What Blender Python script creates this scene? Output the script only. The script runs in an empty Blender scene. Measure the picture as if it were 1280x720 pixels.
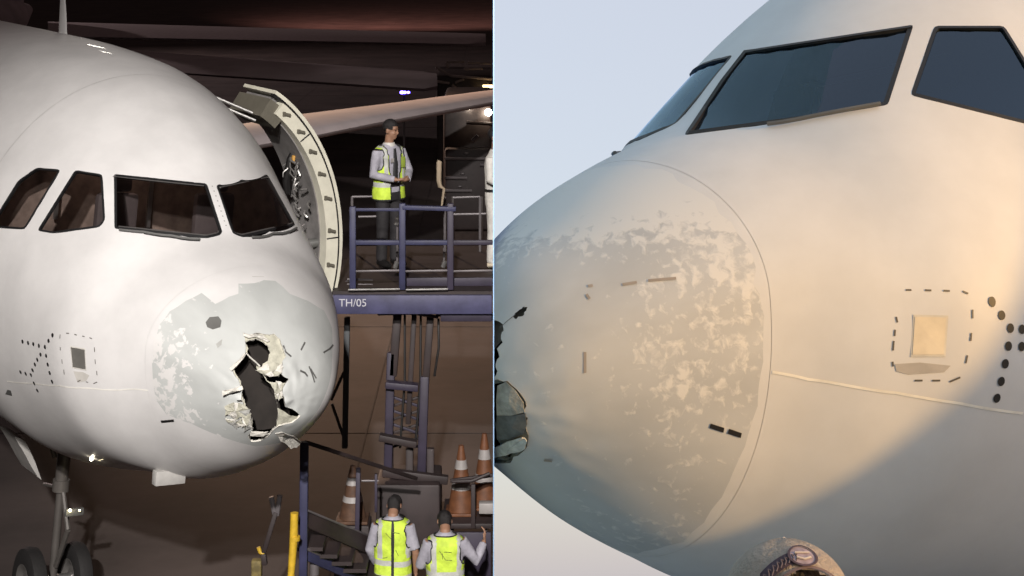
import bpy, bmesh, math, random
import numpy as np
from mathutils import Vector, Matrix, noise as mnoise

random.seed(7)
C = bpy.context.scene.collection
SC = bpy.context.scene
R = math.radians

# ------------------------------------------------------------------ camera
CAM_H = 7.68                 # eye height over the night apron
FPX = 2150.0                 # focal length in pixels of a 1280 px wide picture
cam_d = bpy.data.cameras.new('camera')
cam_d.sensor_width = 36.0
cam_d.lens = FPX / 1280.0 * 36.0
cam_d.shift_x = 23.0 / 1280.0
cam_d.shift_y = -430.0 / 1280.0
cam_d.clip_start = 0.05
cam_d.clip_end = 2000.0
cam = bpy.data.objects.new('camera', cam_d)
cam.location = (0, 0, CAM_H)
cam.rotation_euler = (R(90), 0, 0)
C.objects.link(cam)
SC.camera = cam

def at(px, py, Y):
    """point of the place at depth Y that a 1280x720 picture from the camera shows at px, py"""
    return Vector(((px - 617.0) * Y / FPX, Y, CAM_H - (py + 70.0) * Y / FPX))

# ------------------------------------------------------------------ sky, sun, exposure
TILT = R(21.0)               # the daylight apron falls away from the viewer
UP = Vector((0, math.sin(TILT), math.cos(TILT)))
SUN_EL, SUN_AZ = R(4.5), R(-239.0)      # azimuth measured in the tilted apron's frame, clockwise from +Y
def tilted(v):
    return Matrix.Rotation(-TILT, 3, 'X') @ Vector(v)
SUN_DIR = tilted((math.sin(SUN_AZ) * math.cos(SUN_EL), math.cos(SUN_AZ) * math.cos(SUN_EL), math.sin(SUN_EL)))

world = bpy.data.worlds.new('World')
SC.world = world
world.use_nodes = True
wn = world.node_tree
wn.nodes.clear()
wo = wn.nodes.new('ShaderNodeOutputWorld')
wb = wn.nodes.new('ShaderNodeBackground')
ws = wn.nodes.new('ShaderNodeTexSky')
wm = wn.nodes.new('ShaderNodeMapping')
wc = wn.nodes.new('ShaderNodeTexCoord')
ws.sky_type = 'NISHITA'
ws.sun_disc = False
ws.sun_elevation = SUN_EL
ws.sun_rotation = SUN_AZ
ws.air_density = 1.0
ws.dust_density = 2.2
ws.ozone_density = 2.0
wm.inputs['Rotation'].default_value = (TILT, 0, 0)
wb.inputs['Strength'].default_value = 0.15
wn.links.new(wc.outputs['Generated'], wm.inputs['Vector'])
wn.links.new(wm.outputs['Vector'], ws.inputs['Vector'])
# thin pale veil of high cloud over the whole sky
wv = wn.nodes.new('ShaderNodeMix'); wv.data_type = 'RGBA'; wv.blend_type = 'ADD'; wv.inputs[0].default_value = 1.0
wk = wn.nodes.new('ShaderNodeMix'); wk.data_type = 'RGBA'; wk.blend_type = 'MULTIPLY'; wk.inputs[0].default_value = 1.0
wk.inputs[7].default_value = (0.8, 0.8, 0.8, 1)
wv.inputs[7].default_value = (2.32, 2.22, 2.38, 1)
wn.links.new(ws.outputs['Color'], wk.inputs[6])
wn.links.new(wk.outputs[2], wv.inputs[6])
wn.links.new(wv.outputs[2], wb.inputs['Color'])
wn.links.new(wb.outputs['Background'], wo.inputs['Surface'])

sun_d = bpy.data.lights.new('sun', 'SUN')
sun_d.energy = 2.15
sun_d.angle = R(0.5)
sun_d.color = (1.0, 0.58, 0.20)
sun = bpy.data.objects.new('sun', sun_d)
sun.rotation_euler = SUN_DIR.to_track_quat('Z', 'Y').to_euler()
sun.location = (30, -20, 40)
C.objects.link(sun)

SC.view_settings.view_transform = 'Standard'
SC.view_settings.look = 'None'
SC.view_settings.exposure = 0.57
SC.view_settings.gamma = 1.0
SC.cycles.use_denoising = True
SC.cycles.max_bounces = 6
SC.cycles.diffuse_bounces = 3
SC.cycles.glossy_bounces = 3
SC.cycles.transparent_max_bounces = 8
SC.cycles.caustics_reflective = False
SC.cycles.caustics_refractive = False

# ------------------------------------------------------------------ materials
MATS = {}
def mat(name, col, rough=0.5, metal=0.0, var=0.12, scale=6.0, bump=0.0, bscale=40.0, coat=0.0, emit=None, estr=1.0, col2=None):
    if name in MATS:
        return MATS[name]
    m = bpy.data.materials.new(name)
    m.use_nodes = True
    nt = m.node_tree
    b = nt.nodes['Principled BSDF']
    b.inputs['Roughness'].default_value = rough
    b.inputs['Metallic'].default_value = metal
    b.inputs['Coat Weight'].default_value = coat
    b.inputs['Coat Roughness'].default_value = 0.03
    tc = nt.nodes.new('ShaderNodeTexCoord')
    nz = nt.nodes.new('ShaderNodeTexNoise')
    nz.inputs['Scale'].default_value = scale
    nz.inputs['Detail'].default_value = 5
    nz.inputs['Roughness'].default_value = 0.6
    nt.links.new(tc.outputs['Object'], nz.inputs['Vector'])
    mx = nt.nodes.new('ShaderNodeMix'); mx.data_type = 'RGBA'
    c2 = col2 if col2 else tuple(c * (1 - var) for c in col)
    c1 = col if col2 else tuple(min(1, c * (1 + var * 0.6)) for c in col)
    mx.inputs[6].default_value = (*c1, 1); mx.inputs[7].default_value = (*c2, 1)
    rp = nt.nodes.new('ShaderNodeMapRange')
    rp.inputs[1].default_value = 0.35; rp.inputs[2].default_value = 0.65
    nt.links.new(nz.outputs['Fac'], rp.inputs[0])
    nt.links.new(rp.outputs[0], mx.inputs[0])
    nt.links.new(mx.outputs[2], b.inputs['Base Color'])
    if bump > 0:
        n2 = nt.nodes.new('ShaderNodeTexNoise'); n2.inputs['Scale'].default_value = bscale
        n2.inputs['Detail'].default_value = 4
        nt.links.new(tc.outputs['Object'], n2.inputs['Vector'])
        bp = nt.nodes.new('ShaderNodeBump'); bp.inputs['Strength'].default_value = bump
        bp.inputs['Distance'].default_value = 0.02
        nt.links.new(n2.outputs['Fac'], bp.inputs['Height'])
        nt.links.new(bp.outputs['Normal'], b.inputs['Normal'])
    if emit:
        b.inputs['Emission Color'].default_value = (*emit, 1)
        b.inputs['Emission Strength'].default_value = estr
    MATS[name] = m
    return m

def radome_mat(name, paint, primer, seed, lo, hi, qcut, soft=0.05, nscale=9.0, qamt=0.14, patchy=0.0, low=0.0):
    """hail-worn paint: primer with islands of surviving paint, more of them near the rear edge"""
    m = bpy.data.materials.new(name); m.use_nodes = True
    nt = m.node_tree; N = nt.nodes; L = nt.links
    b = N['Principled BSDF']; b.inputs['Roughness'].default_value = 0.55
    a = N.new('ShaderNodeAttribute'); a.attribute_name = 'pq'
    off = N.new('ShaderNodeVectorMath'); off.operation = 'ADD'; off.inputs[1].default_value = (seed, seed * 1.7, 0)
    L.new(a.outputs['Vector'], off.inputs[0])
    tc = N.new('ShaderNodeTexCoord')
    nz = N.new('ShaderNodeTexNoise'); nz.inputs['Scale'].default_value = nscale; nz.inputs['Detail'].default_value = 4.0
    nz.inputs['Roughness'].default_value = 0.55; nz.inputs['Distortion'].default_value = 0.4
    L.new(tc.outputs['Object'], nz.inputs['Vector'])
    ln = N.new('ShaderNodeVectorMath'); ln.operation = 'LENGTH'; L.new(a.outputs['Vector'], ln.inputs[0])
    sx = N.new('ShaderNodeSeparateXYZ'); L.new(a.outputs['Vector'], sx.inputs[0])
    th = N.new('ShaderNodeMapRange'); th.interpolation_type = 'SMOOTHSTEP'
    th.inputs[1].default_value = 0.45; th.inputs[2].default_value = 1.0
    th.inputs[3].default_value = lo; th.inputs[4].default_value = hi
    L.new(ln.outputs['Value'], th.inputs[0])
    qc = N.new('ShaderNodeMapRange'); qc.inputs[1].default_value = qcut; qc.inputs[2].default_value = qcut + 0.4
    qc.inputs[3].default_value = 0.0; qc.inputs[4].default_value = qamt
    L.new(sx.outputs['Y'], qc.inputs[0])
    ad = N.new('ShaderNodeMath'); ad.operation = 'ADD'; L.new(th.outputs[0], ad.inputs[0]); L.new(qc.outputs[0], ad.inputs[1])
    ql = N.new('ShaderNodeMapRange'); ql.inputs[1].default_value = -0.30; ql.inputs[2].default_value = -0.85
    ql.inputs[3].default_value = 0.0; ql.inputs[4].default_value = low
    L.new(sx.outputs['Y'], ql.inputs[0])
    a2 = N.new('ShaderNodeMath'); a2.operation = 'ADD'; L.new(ad.outputs[0], a2.inputs[0]); L.new(ql.outputs[0], a2.inputs[1])
    sb = N.new('ShaderNodeMath'); sb.operation = 'SUBTRACT'; L.new(nz.outputs['Fac'], sb.inputs[0]); L.new(a2.outputs[0], sb.inputs[1])
    mk = N.new('ShaderNodeMapRange'); mk.inputs[1].default_value = 0.0; mk.inputs[2].default_value = soft
    L.new(sb.outputs[0], mk.inputs[0])
    n3 = N.new('ShaderNodeTexNoise'); n3.inputs['Scale'].default_value = 2.6; n3.inputs['Detail'].default_value = 2.0
    L.new(tc.outputs['Object'], n3.inputs['Vector'])
    pt = N.new('ShaderNodeMath'); pt.operation = 'MULTIPLY_ADD'; pt.inputs[1].default_value = patchy
    L.new(n3.outputs['Fac'], pt.inputs[0]); L.new(sb.outputs[0], pt.inputs[2])
    p2 = N.new('ShaderNodeMath'); p2.operation = 'SUBTRACT'; p2.inputs[1].default_value = patchy * 0.5
    L.new(pt.outputs[0], p2.inputs[0]); L.new(p2.outputs[0], mk.inputs[0])
    # pits and primer tone
    n2 = N.new('ShaderNodeTexNoise'); n2.inputs['Scale'].default_value = 3.0; n2.inputs['Detail'].default_value = 6
    L.new(off.outputs[0], n2.inputs['Vector'])
    pr = N.new('ShaderNodeMix'); pr.data_type = 'RGBA'
    pr.inputs[6].default_value = (*primer, 1); pr.inputs[7].default_value = (*[c * 0.84 for c in primer], 1)
    r2 = N.new('ShaderNodeMapRange'); r2.inputs[1].default_value = 0.35; r2.inputs[2].default_value = 0.68
    L.new(n2.outputs['Fac'], r2.inputs[0]); L.new(r2.outputs[0], pr.inputs[0])
    mx = N.new('ShaderNodeMix'); mx.data_type = 'RGBA'
    mx.inputs[7].default_value = (*paint, 1)
    L.new(pr.outputs[2], mx.inputs[6]); L.new(mk.outputs[0], mx.inputs[0])
    L.new(mx.outputs[2], b.inputs['Base Color'])
    bp = N.new('ShaderNodeBump'); bp.inputs['Strength'].default_value = 0.25; bp.inputs['Distance'].default_value = 0.003
    L.new(mk.outputs[0], bp.inputs['Height']); L.new(bp.outputs['Normal'], b.inputs['Normal'])
    return m

def glass_mat(name, tint, rough=0.03, see=0.8, refl=(1.0, 1.0, 1.0), ior=1.52):
    m = bpy.data.materials.new(name); m.use_nodes = True
    nt = m.node_tree; N = nt.nodes; L = nt.links
    N.remove(N['Principled BSDF'])
    o = N['Material Output']
    tr = N.new('ShaderNodeBsdfTransparent'); tr.inputs[0].default_value = (*[t * see for t in tint], 1)
    gl = N.new('ShaderNodeBsdfGlossy'); gl.inputs['Roughness'].default_value = rough
    gl.inputs['Color'].default_value = (*refl, 1)
    nz = N.new('ShaderNodeTexNoise'); nz.inputs['Scale'].default_value = 2.0
    tc = N.new('ShaderNodeTexCoord'); L.new(tc.outputs['Object'], nz.inputs['Vector'])
    bp = N.new('ShaderNodeBump'); bp.inputs['Strength'].default_value = 0.03; L.new(nz.outputs['Fac'], bp.inputs['Height'])
    L.new(bp.outputs['Normal'], gl.inputs['Normal'])
    fr = N.new('ShaderNodeFresnel'); fr.inputs['IOR'].default_value = ior
    mx = N.new('ShaderNodeMixShader')
    L.new(fr.outputs[0], mx.inputs[0]); L.new(tr.outputs[0], mx.inputs[1]); L.new(gl.outputs[0], mx.inputs[2])
    L.new(mx.outputs[0], o.inputs['Surface'])
    return m

M_WHITE = mat('aircraft_white_paint', (0.70, 0.69, 0.68), 0.5, var=0.08, scale=1.6, coat=0.12)
M_WHITE_DAY = mat('aircraft_white_paint_day', (0.66, 0.67, 0.69), 0.5, var=0.07, scale=1.7)
for _m in (M_WHITE, M_WHITE_DAY): _m.node_tree.nodes['Principled BSDF'].inputs['Specular IOR Level'].default_value = 0.25
M_SEAM = mat('grey_sealant', (0.60, 0.59, 0.57), 0.7)
M_RUBBER = mat('black_rubber_seal', (0.012, 0.012, 0.013), 0.5)
M_ALU = mat('bare_aluminium', (0.62, 0.61, 0.59), 0.3, 0.9, bump=0.05)
M_CORE = mat('cream_honeycomb_core', (0.50, 0.49, 0.40), 0.8, var=0.2, scale=14, bump=0.4, bscale=90)
M_TORN = mat('torn_white_laminate', (0.68, 0.66, 0.60), 0.7, var=0.25, scale=18, bump=0.6, bscale=60)
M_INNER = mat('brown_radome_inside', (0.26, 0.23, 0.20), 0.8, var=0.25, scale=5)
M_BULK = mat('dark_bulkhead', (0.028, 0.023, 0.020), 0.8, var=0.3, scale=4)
M_BLACK = mat('black_marking', (0.013, 0.012, 0.012), 0.5)
M_GREY_DK = mat('dark_grey_paint', (0.11, 0.11, 0.105), 0.5)
M_DARKIN = mat('dark_cockpit_trim', (0.10, 0.085, 0.085), 0.7)
M_TAN = mat('cockpit_lining', (0.30, 0.24, 0.20), 0.7, var=0.3)

# ------------------------------------------------------------------ object helpers
def link(o, parent=None):
    C.objects.link(o)
    if parent is not None:
        o.parent = parent
    return o

def obj(name, bm, m, parent=None, smooth=True, label=None):
    me = bpy.data.meshes.new(name)
    bm.to_mesh(me); bm.free()
    if isinstance(m, (list, tuple)):
        for x in m: me.materials.append(x)
    else:
        me.materials.append(m)
    if smooth:
        me.polygons.foreach_set('use_smooth', [True] * len(me.polygons))
        try:
            me.set_sharp_from_angle(angle=R(42))
        except Exception:
            pass
    o = bpy.data.objects.new(name, me)
    if label: o['label'] = label
    return link(o, parent)

def thing(name, label, cat, loc=(0, 0, 0), rot=(0, 0, 0), group=None):
    o = bpy.data.objects.new(name, None)
    o.empty_display_size = 0.2
    C.objects.link(o)
    o.location = loc; o.rotation_euler = rot
    o['label'] = label; o['category'] = cat
    if group: o['group'] = group
    return o

def tag(o, label, cat, group=None):
    o['label'] = label; o['category'] = cat
    if group: o['group'] = group
    return o

def struct(o, kind='structure', label=None):
    o['kind'] = kind
    if label: o['label'] = label
    return o

def add_box(bm, c, s, rot=None, bev=0.0):
    r = bmesh.ops.create_cube(bm, size=1.0)
    vs = r['verts']
    Mx = Matrix.Translation(Vector(c)) @ ((rot if isinstance(rot, Matrix) else Matrix.Rotation(rot, 4, 'Z')) if rot is not None else Matrix.Identity(4)) @ Matrix.Diagonal((s[0], s[1], s[2], 1))
    bmesh.ops.transform(bm, matrix=Mx, verts=vs)
    if bev > 0:
        es = list({e for v in vs for e in v.link_edges})
        bmesh.ops.bevel(bm, geom=es, offset=bev, segments=2, affect='EDGES', profile=0.5)
    return bm

def add_tube(bm, pts, rad, seg=10, cap=True, flat=1.0, up=None):
    """tube through pts; rad a number or one per point"""
    pts = [Vector(p) for p in pts]
    n = len(pts)
    rs = rad if isinstance(rad, (list, tuple)) else [rad] * n
    rings = []
    prevu = None
    for i, p in enumerate(pts):
        t = (pts[min(i + 1, n - 1)] - pts[max(i - 1, 0)]).normalized()
        if prevu is None:
            ref = up if up is not None else (Vector((0, 0, 1)) if abs(t.z) < 0.9 else Vector((0, 1, 0)))
            u = t.cross(Vector(ref)).normalized()
        else:
            u = (prevu - t * prevu.dot(t)).normalized()
        prevu = u
        w = t.cross(u)
        rings.append([bm.verts.new(p + (u * math.cos(a) + w * math.sin(a) * flat) * rs[i]) for a in [2 * math.pi * k / seg for k in range(seg)]])
    for a, b in zip(rings[:-1], rings[1:]):
        for k in range(seg):
            bm.faces.new((a[k], a[(k + 1) % seg], b[(k + 1) % seg], b[k]))
    if cap:
        bm.faces.new(rings[0][::-1]); bm.faces.new(rings[-1])
    return bm

def add_loft(bm, rings, seg=28, cap=True, mats=None):
    """rings: (cx, cy, cz, rx, ry, power)"""
    L = []
    for (cx, cy, cz, rx, ry, pw) in rings:
        row = []
        for k in range(seg):
            a = 2 * math.pi * k / seg
            c, s = math.cos(a), math.sin(a)
            row.append(bm.verts.new((cx + rx * math.copysign(abs(c) ** (2 / pw), c), cy + ry * math.copysign(abs(s) ** (2 / pw), s), cz)))
        L.append(row)
    for i, (a, b) in enumerate(zip(L[:-1], L[1:])):
        for k in range(seg):
            f = bm.faces.new((a[k], a[(k + 1) % seg], b[(k + 1) % seg], b[k]))
            if mats: f.material_index = mats(i, k, (a[k].co + b[k].co) / 2)
    if cap:
        bm.faces.new(L[0][::-1]); bm.faces.new(L[-1])
    return bm

def add_ball(bm, c, r, u=16, v=10):
    res = bmesh.ops.create_uvsphere(bm, u_segments=u, v_segments=v, radius=1.0)
    rr = r if isinstance(r, (tuple, list)) else (r, r, r)
    bmesh.ops.transform(bm, matrix=Matrix.Translation(Vector(c)) @ Matrix.Diagonal((*rr, 1)), verts=res['verts'])
    return bm

def box_part(name, c, s, m, parent, rot=None, bev=0.0):
    return obj(name, add_box(bmesh.new(), c, s, rot, bev), m, parent, smooth=bev > 0)

def tube_part(name, pts, r, m, parent, seg=10, **k):
    return obj(name, add_tube(bmesh.new(), pts, r, seg, **k), m, parent)

def clip_side(o, keep_left):
    """cut an object off at the partition wall (plane X = 0), as the wall hides the rest"""
    bpy.context.view_layer.update()
    W = o.matrix_world; Wi = W.inverted()
    bm = bmesh.new(); bm.from_mesh(o.data)
    s = -1.0 if keep_left else 1.0
    co = Wi @ Vector((s * 0.002, 0, 0))
    no = (W.to_3x3().transposed() @ Vector((-s, 0, 0))).normalized()
    bmesh.ops.bisect_plane(bm, geom=bm.verts[:] + bm.edges[:] + bm.faces[:], dist=1e-5, plane_co=co, plane_no=no, clear_outer=True)
    bm.to_mesh(o.data); bm.free()
    return len(o.data.polygons)

def remeshed(bm, voxel, sm=2):
    """one continuous surface out of overlapping solids"""
    me = bpy.data.meshes.new('tmp'); bm.to_mesh(me); bm.free()
    o = bpy.data.objects.new('tmp', me); C.objects.link(o)
    md = o.modifiers.new('r', 'REMESH'); md.mode = 'VOXEL'; md.voxel_size = voxel; md.use_smooth_shade = True
    if sm:
        s = o.modifiers.new('s', 'SMOOTH'); s.iterations = sm; s.factor = 0.5
    dg = bpy.context.evaluated_depsgraph_get()
    ev = o.evaluated_get(dg)
    out = bmesh.new(); out.from_mesh(ev.to_mesh()); ev.to_mesh_clear()
    bpy.data.objects.remove(o); bpy.data.meshes.remove(me)
    return out
TAB = {
 'L_ws': [(0.9076,1.3162),(0.8992,1.3265),(0.8844,1.3330),(0.7480,1.3654),(0.6031,1.3962),(0.4496,1.4220),(0.2848,1.4404),(0.0988,1.4489),(0.0778,1.4470),(0.0713,1.4409),(0.0775,1.3618),(0.0858,1.2775),(0.0922,1.2702),(0.1065,1.2628),(0.1156,1.2590),(0.1338,1.2523),(0.1522,1.2481),(0.2615,1.2268),(0.2855,1.2224),(0.3072,1.2203),(0.4896,1.2010),(0.6592,1.1635),(0.8167,1.1166),(0.9700,1.0641),(0.9820,1.0623),(0.9840,1.0698),(0.9519,1.1916)],
 'L_wp': [(-0.0557,1.4357),(-0.0650,1.4420),(-0.0910,1.4445),(-0.4273,1.4267),(-0.8741,1.3372),(-0.9244,1.3207),(-0.9430,1.3078),(-0.9497,1.2318),(-0.9629,1.1552),(-0.9800,1.0749),(-0.9652,1.0734),(-0.9202,1.0887),(-0.5179,1.2069),(-0.1728,1.2355),(-0.1421,1.2365),(-0.1176,1.2410),(-0.0599,1.2568),(-0.0446,1.2640),(-0.0427,1.2740),(-0.0525,1.3582)],
 'L_s1': [(1.1976,1.2291),(1.1790,1.2459),(1.1587,1.2548),(1.0143,1.2913),(0.9988,1.2914),(0.9970,1.2806),(1.0244,1.1811),(1.0417,1.0863),(1.0477,1.0700),(1.0607,1.0514),(1.0736,1.0361),(1.0918,1.0177),(1.1136,1.0023),(1.2627,0.9103),(1.4036,0.8168),(1.4248,0.8030),(1.4453,0.7921),(1.5044,0.7641),(1.5159,0.7631),(1.5108,0.7789),(1.4157,0.9370),(1.3118,1.0864)],
 'L_s2': [(1.4475,1.1429),(1.4270,1.1596),(1.4071,1.1700),(1.2971,1.2088),(1.2862,1.2085),(1.2939,1.1940),(1.4014,1.0488),(1.4988,0.8973),(1.5876,0.7378),(1.6019,0.7162),(1.6192,0.7012),(1.7526,0.6111),(1.7659,0.6065),(1.7711,0.6177),(1.7716,0.6273),(1.7692,0.6483),(1.7603,0.6729),(1.6778,0.8363),(1.5870,0.9916),(1.5706,1.0152),(1.5520,1.0370)],
 'R_wp': [(0.0134,1.4498),(0.0076,1.4549),(-0.0220,1.4560),(-0.2192,1.4438),(-0.3681,1.4270),(-0.4957,1.4079),(-0.6092,1.3882),(-0.7118,1.3693),(-0.8045,1.3532),(-0.8886,1.3404),(-0.8981,1.3362),(-0.9050,1.3270),(-0.9444,1.2339),(-0.9716,1.1482),(-0.9934,1.0640),(-0.9930,1.0566),(-0.9862,1.0558),(-0.9012,1.0754),(-0.8132,1.0971),(-0.7189,1.1205),(-0.7074,1.1232),(-0.6955,1.1263),(-0.5877,1.1514),(-0.4759,1.1669),(-0.3606,1.1721),(-0.2292,1.1736),(-0.2102,1.1788),(-0.1876,1.1939),(-0.0575,1.3144),(-0.0359,1.3801)],
 'R_s1': [(-0.9867,1.2953),(-0.9858,1.3051),(-0.9951,1.3055),(-1.1007,1.2728),(-1.1971,1.2451),(-1.2097,1.2384),(-1.2238,1.2245),(-1.3291,1.0902),(-1.3413,1.0732),(-1.3532,1.0562),(-1.4378,0.9243),(-1.5108,0.7938),(-1.5171,0.7779),(-1.5184,0.7641),(-1.5172,0.7520),(-1.5136,0.7445),(-1.5053,0.7474),(-1.4444,0.7931),(-1.4332,0.8014),(-1.4220,0.8097),(-1.3427,0.8672),(-1.2591,0.9243),(-1.1683,0.9852),(-1.0701,1.0488),(-1.0584,1.0591),(-1.0528,1.0711),(-1.0276,1.1786)],
 'L_strip': [(0.5923,0.7627),(0.7306,0.6566),(0.8608,0.5141),(0.9466,0.3407),(0.9914,0.1189),(0.9904,-0.1017),(0.9629,-0.2601),(0.9178,-0.3860),(0.8325,-0.4776),(0.6749,-0.4810),(0.4324,-0.5478),(0.1395,-0.6227),(-0.1060,-0.5772),(-0.2081,-0.2660),(-0.3323,-0.0107),(-0.4682,0.2208),(-0.6947,0.3995),(-0.6592,0.5635),(-0.4517,0.7109),(-0.3299,0.7688),(-0.2464,0.8062),(-0.2017,0.8697),(-0.1587,0.9100),(-0.0303,0.9239),(0.1001,0.9008),(0.2559,0.8895),(0.2993,0.8120),(0.3928,0.7754),(0.5238,0.6952)],
 'L_M': [(0.3742,0.5094),(0.3405,0.4937),(0.2756,0.5259),(0.2063,0.5149),(0.1164,0.5183),(0.0819,0.4721),(0.0758,0.3927),(0.0689,0.3290),(0.1015,0.2922),(0.1139,0.2427),(0.1175,0.1931),(0.0612,0.1551),(0.0879,0.1252),(0.1132,0.0821),(0.0974,0.0125),(0.0764,-0.0685),(0.0196,-0.0949),(-0.0695,-0.1802),(-0.0157,-0.2473),(0.0834,-0.2846),(0.1099,-0.3693),(0.1194,-0.4672),(0.1450,-0.5330),(0.2235,-0.5536),(0.2746,-0.4759),(0.2735,-0.3788),(0.3007,-0.2959),(0.3352,-0.2134),(0.3844,-0.1207),(0.4155,-0.0498),(0.4099,0.0356),(0.4295,0.0786),(0.4669,0.1366),(0.4855,0.1863),(0.4292,0.2675),(0.3947,0.3331),(0.3775,0.3821),(0.3751,0.4429)],
 'L_H1': [(0.3668,0.4372),(0.3289,0.4577),(0.2877,0.4742),(0.2504,0.4690),(0.2281,0.4525),(0.2077,0.4258),(0.2011,0.3931),(0.1896,0.3676),(0.2112,0.3290),(0.2405,0.2901),(0.2676,0.2570),(0.2976,0.2574),(0.3303,0.3016),(0.3628,0.3471),(0.3517,0.3916)],
 'L_H2': [(0.3792,0.3352),(0.4231,0.2687),(0.4734,0.1898),(0.4549,0.1402),(0.4182,0.0924),(0.3984,0.0395),(0.4020,-0.0363),(0.3676,-0.1139),(0.3237,-0.1939),(0.2917,-0.2817),(0.2618,-0.3759),(0.2627,-0.4731),(0.2252,-0.5349),(0.1609,-0.5133),(0.1364,-0.4423),(0.1161,-0.3897),(0.1116,-0.3232),(0.1255,-0.2214),(0.1444,-0.0998),(0.1737,0.0113),(0.1863,0.0620),(0.2118,0.1051),(0.2541,0.1588),(0.2773,0.1877),(0.3061,0.2125),(0.3017,0.2413),(0.3374,0.2879)],
 'L_H3': [(0.2415,0.1846),(0.1933,0.1745),(0.1375,0.1717),(0.1382,0.1439),(0.1877,0.1372),(0.2182,0.1487)],
 'L_H4': [(0.1272,0.1902),(0.0980,0.1989),(0.0854,0.1924),(0.0611,0.1581),(0.0813,0.1373),(0.1197,0.1285),(0.1317,0.1563)],
 'L_H5': [(0.1182,0.0444),(0.0996,0.0508),(0.0824,-0.0154),(0.0523,-0.0541),(-0.0407,-0.0773),(-0.0855,-0.1833),(-0.0430,-0.1628),(0.0388,-0.1377),(0.1198,-0.0757),(0.1356,-0.0154),(0.1084,-0.0078)],
 'L_H6': [(0.5313,-0.0328),(0.4721,-0.0114),(0.4150,0.0231),(0.4253,0.0007),(0.4817,-0.0428),(0.5221,-0.0670)],
 'L_H7': [(0.4424,-0.0773),(0.4027,-0.0607),(0.4007,-0.0804),(0.4351,-0.0907)],
 'L_H8': [(0.2937,-0.3961),(0.1582,-0.4375),(0.1631,-0.5083),(0.2339,-0.5300)],
 'L_hex': [(0.6380,0.5215),(0.5985,0.5752),(0.5309,0.6028),(0.5162,0.5750),(0.5381,0.5209),(0.5986,0.4816),(0.6350,0.4858)],
 'L_dent': [(0.5957,0.3689),(0.5430,0.4265),(0.5561,0.3767),(0.5885,0.3384)],
 'L_f1': [(0.5384,-0.0214),(0.4862,0.0168),(0.4115,0.0702),(0.4041,0.0376),(0.4494,0.0061),(0.5236,-0.0519)],
 'L_f2': [(0.5103,-0.1702),(0.4627,-0.1114),(0.4172,-0.0915),(0.3408,-0.1390),(0.3463,-0.2178),(0.4142,-0.2756),(0.4929,-0.2444)],
 'L_f3': [(0.3798,-0.2311),(0.3245,-0.1700),(0.2765,-0.3449),(0.3255,-0.3942),(0.3606,-0.3276)],
 'L_f4': [(0.2814,-0.4165),(0.1768,-0.3642),(0.1561,-0.3479),(0.1712,-0.4201),(0.2628,-0.4545)],
 'L_f5': [(0.0775,-0.4023),(0.0369,-0.3633),(-0.1028,-0.4345),(-0.2880,-0.5710),(-0.2331,-0.5961),(-0.1801,-0.6072),(-0.0230,-0.5183)],
 'L_f5h': [(0.0031,-0.4422),(-0.0629,-0.4361),(-0.1225,-0.4917),(-0.0855,-0.5261)],
 'L_f6': [(0.3059,0.2157),(0.2177,0.2725),(0.1177,0.2676),(0.1232,0.2056),(0.1808,0.1809),(0.2413,0.1908)],
 'L_f7': [(0.1631,0.1376),(0.1197,0.1255),(0.1191,0.0696),(0.1162,0.0125),(0.1393,-0.0081),(0.1673,0.0436)],
 'L_f8': [(0.5037,0.1876),(0.4283,0.2877),(0.3873,0.3475),(0.3762,0.3356),(0.4234,0.2620),(0.4855,0.1725)],
 'L_f9': [(0.3758,0.5027),(0.3420,0.4869),(0.2782,0.5156),(0.2167,0.5009),(0.1757,0.4530),(0.1969,0.4461),(0.2293,0.4764),(0.2848,0.4880),(0.3397,0.4669),(0.3752,0.4763)],
 'L_f10': [(0.4865,-0.3106),(0.4124,-0.2851),(0.3765,-0.2497),(0.3550,-0.3254),(0.3903,-0.3838),(0.4599,-0.3494)],
 'L_thread': [(0.3752,0.3457),(0.3476,0.3126),(0.3137,0.2842),(0.2802,0.2497)],
 'L_crack0': [(0.0693,0.4184),(0.0612,0.3667),(0.0208,0.3271)],
 'L_crack1': [(-0.0398,0.2169),(-0.0821,0.1949),(-0.1028,0.1681)],
 'L_crack2': [(-0.1290,0.2407),(-0.1526,0.1751),(-0.1736,0.1092)],
 'L_crack3': [(-0.1422,0.2204),(-0.1931,0.1382)],
 'L_crack4': [(-0.3372,0.3177),(-0.4818,0.3160),(-0.5916,0.3081)],
 'L_crack5': [(-0.0810,0.3717),(-0.1474,0.4316)],
 'L_sq': [(1.3514,-0.0416),(1.2968,-0.0599),(1.2737,-0.2320),(1.3262,-0.2208)],
 'L_lab': [(1.3188,-0.2615),(1.2808,-0.2594),(1.2512,-0.2821),(1.2545,-0.3359),(1.2850,-0.3619)],
 'L_dots': [(1.6170,-0.2061),(1.5855,-0.1815),(1.5554,-0.1615),(1.5209,-0.1419),(1.4834,-0.1168),(1.4660,-0.0395),(1.4453,0.0441),(1.4680,-0.1975),(1.4485,-0.2790),(1.4255,-0.3572),(1.3975,-0.4410),(1.5025,-0.2207),(1.5147,-0.2972),(1.5208,-0.3663),(1.5232,-0.4462),(1.5209,-0.5140),(1.5479,-0.5381),(1.5750,-0.5584),(1.4854,-0.5936),(1.4505,-0.6621)],
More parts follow.
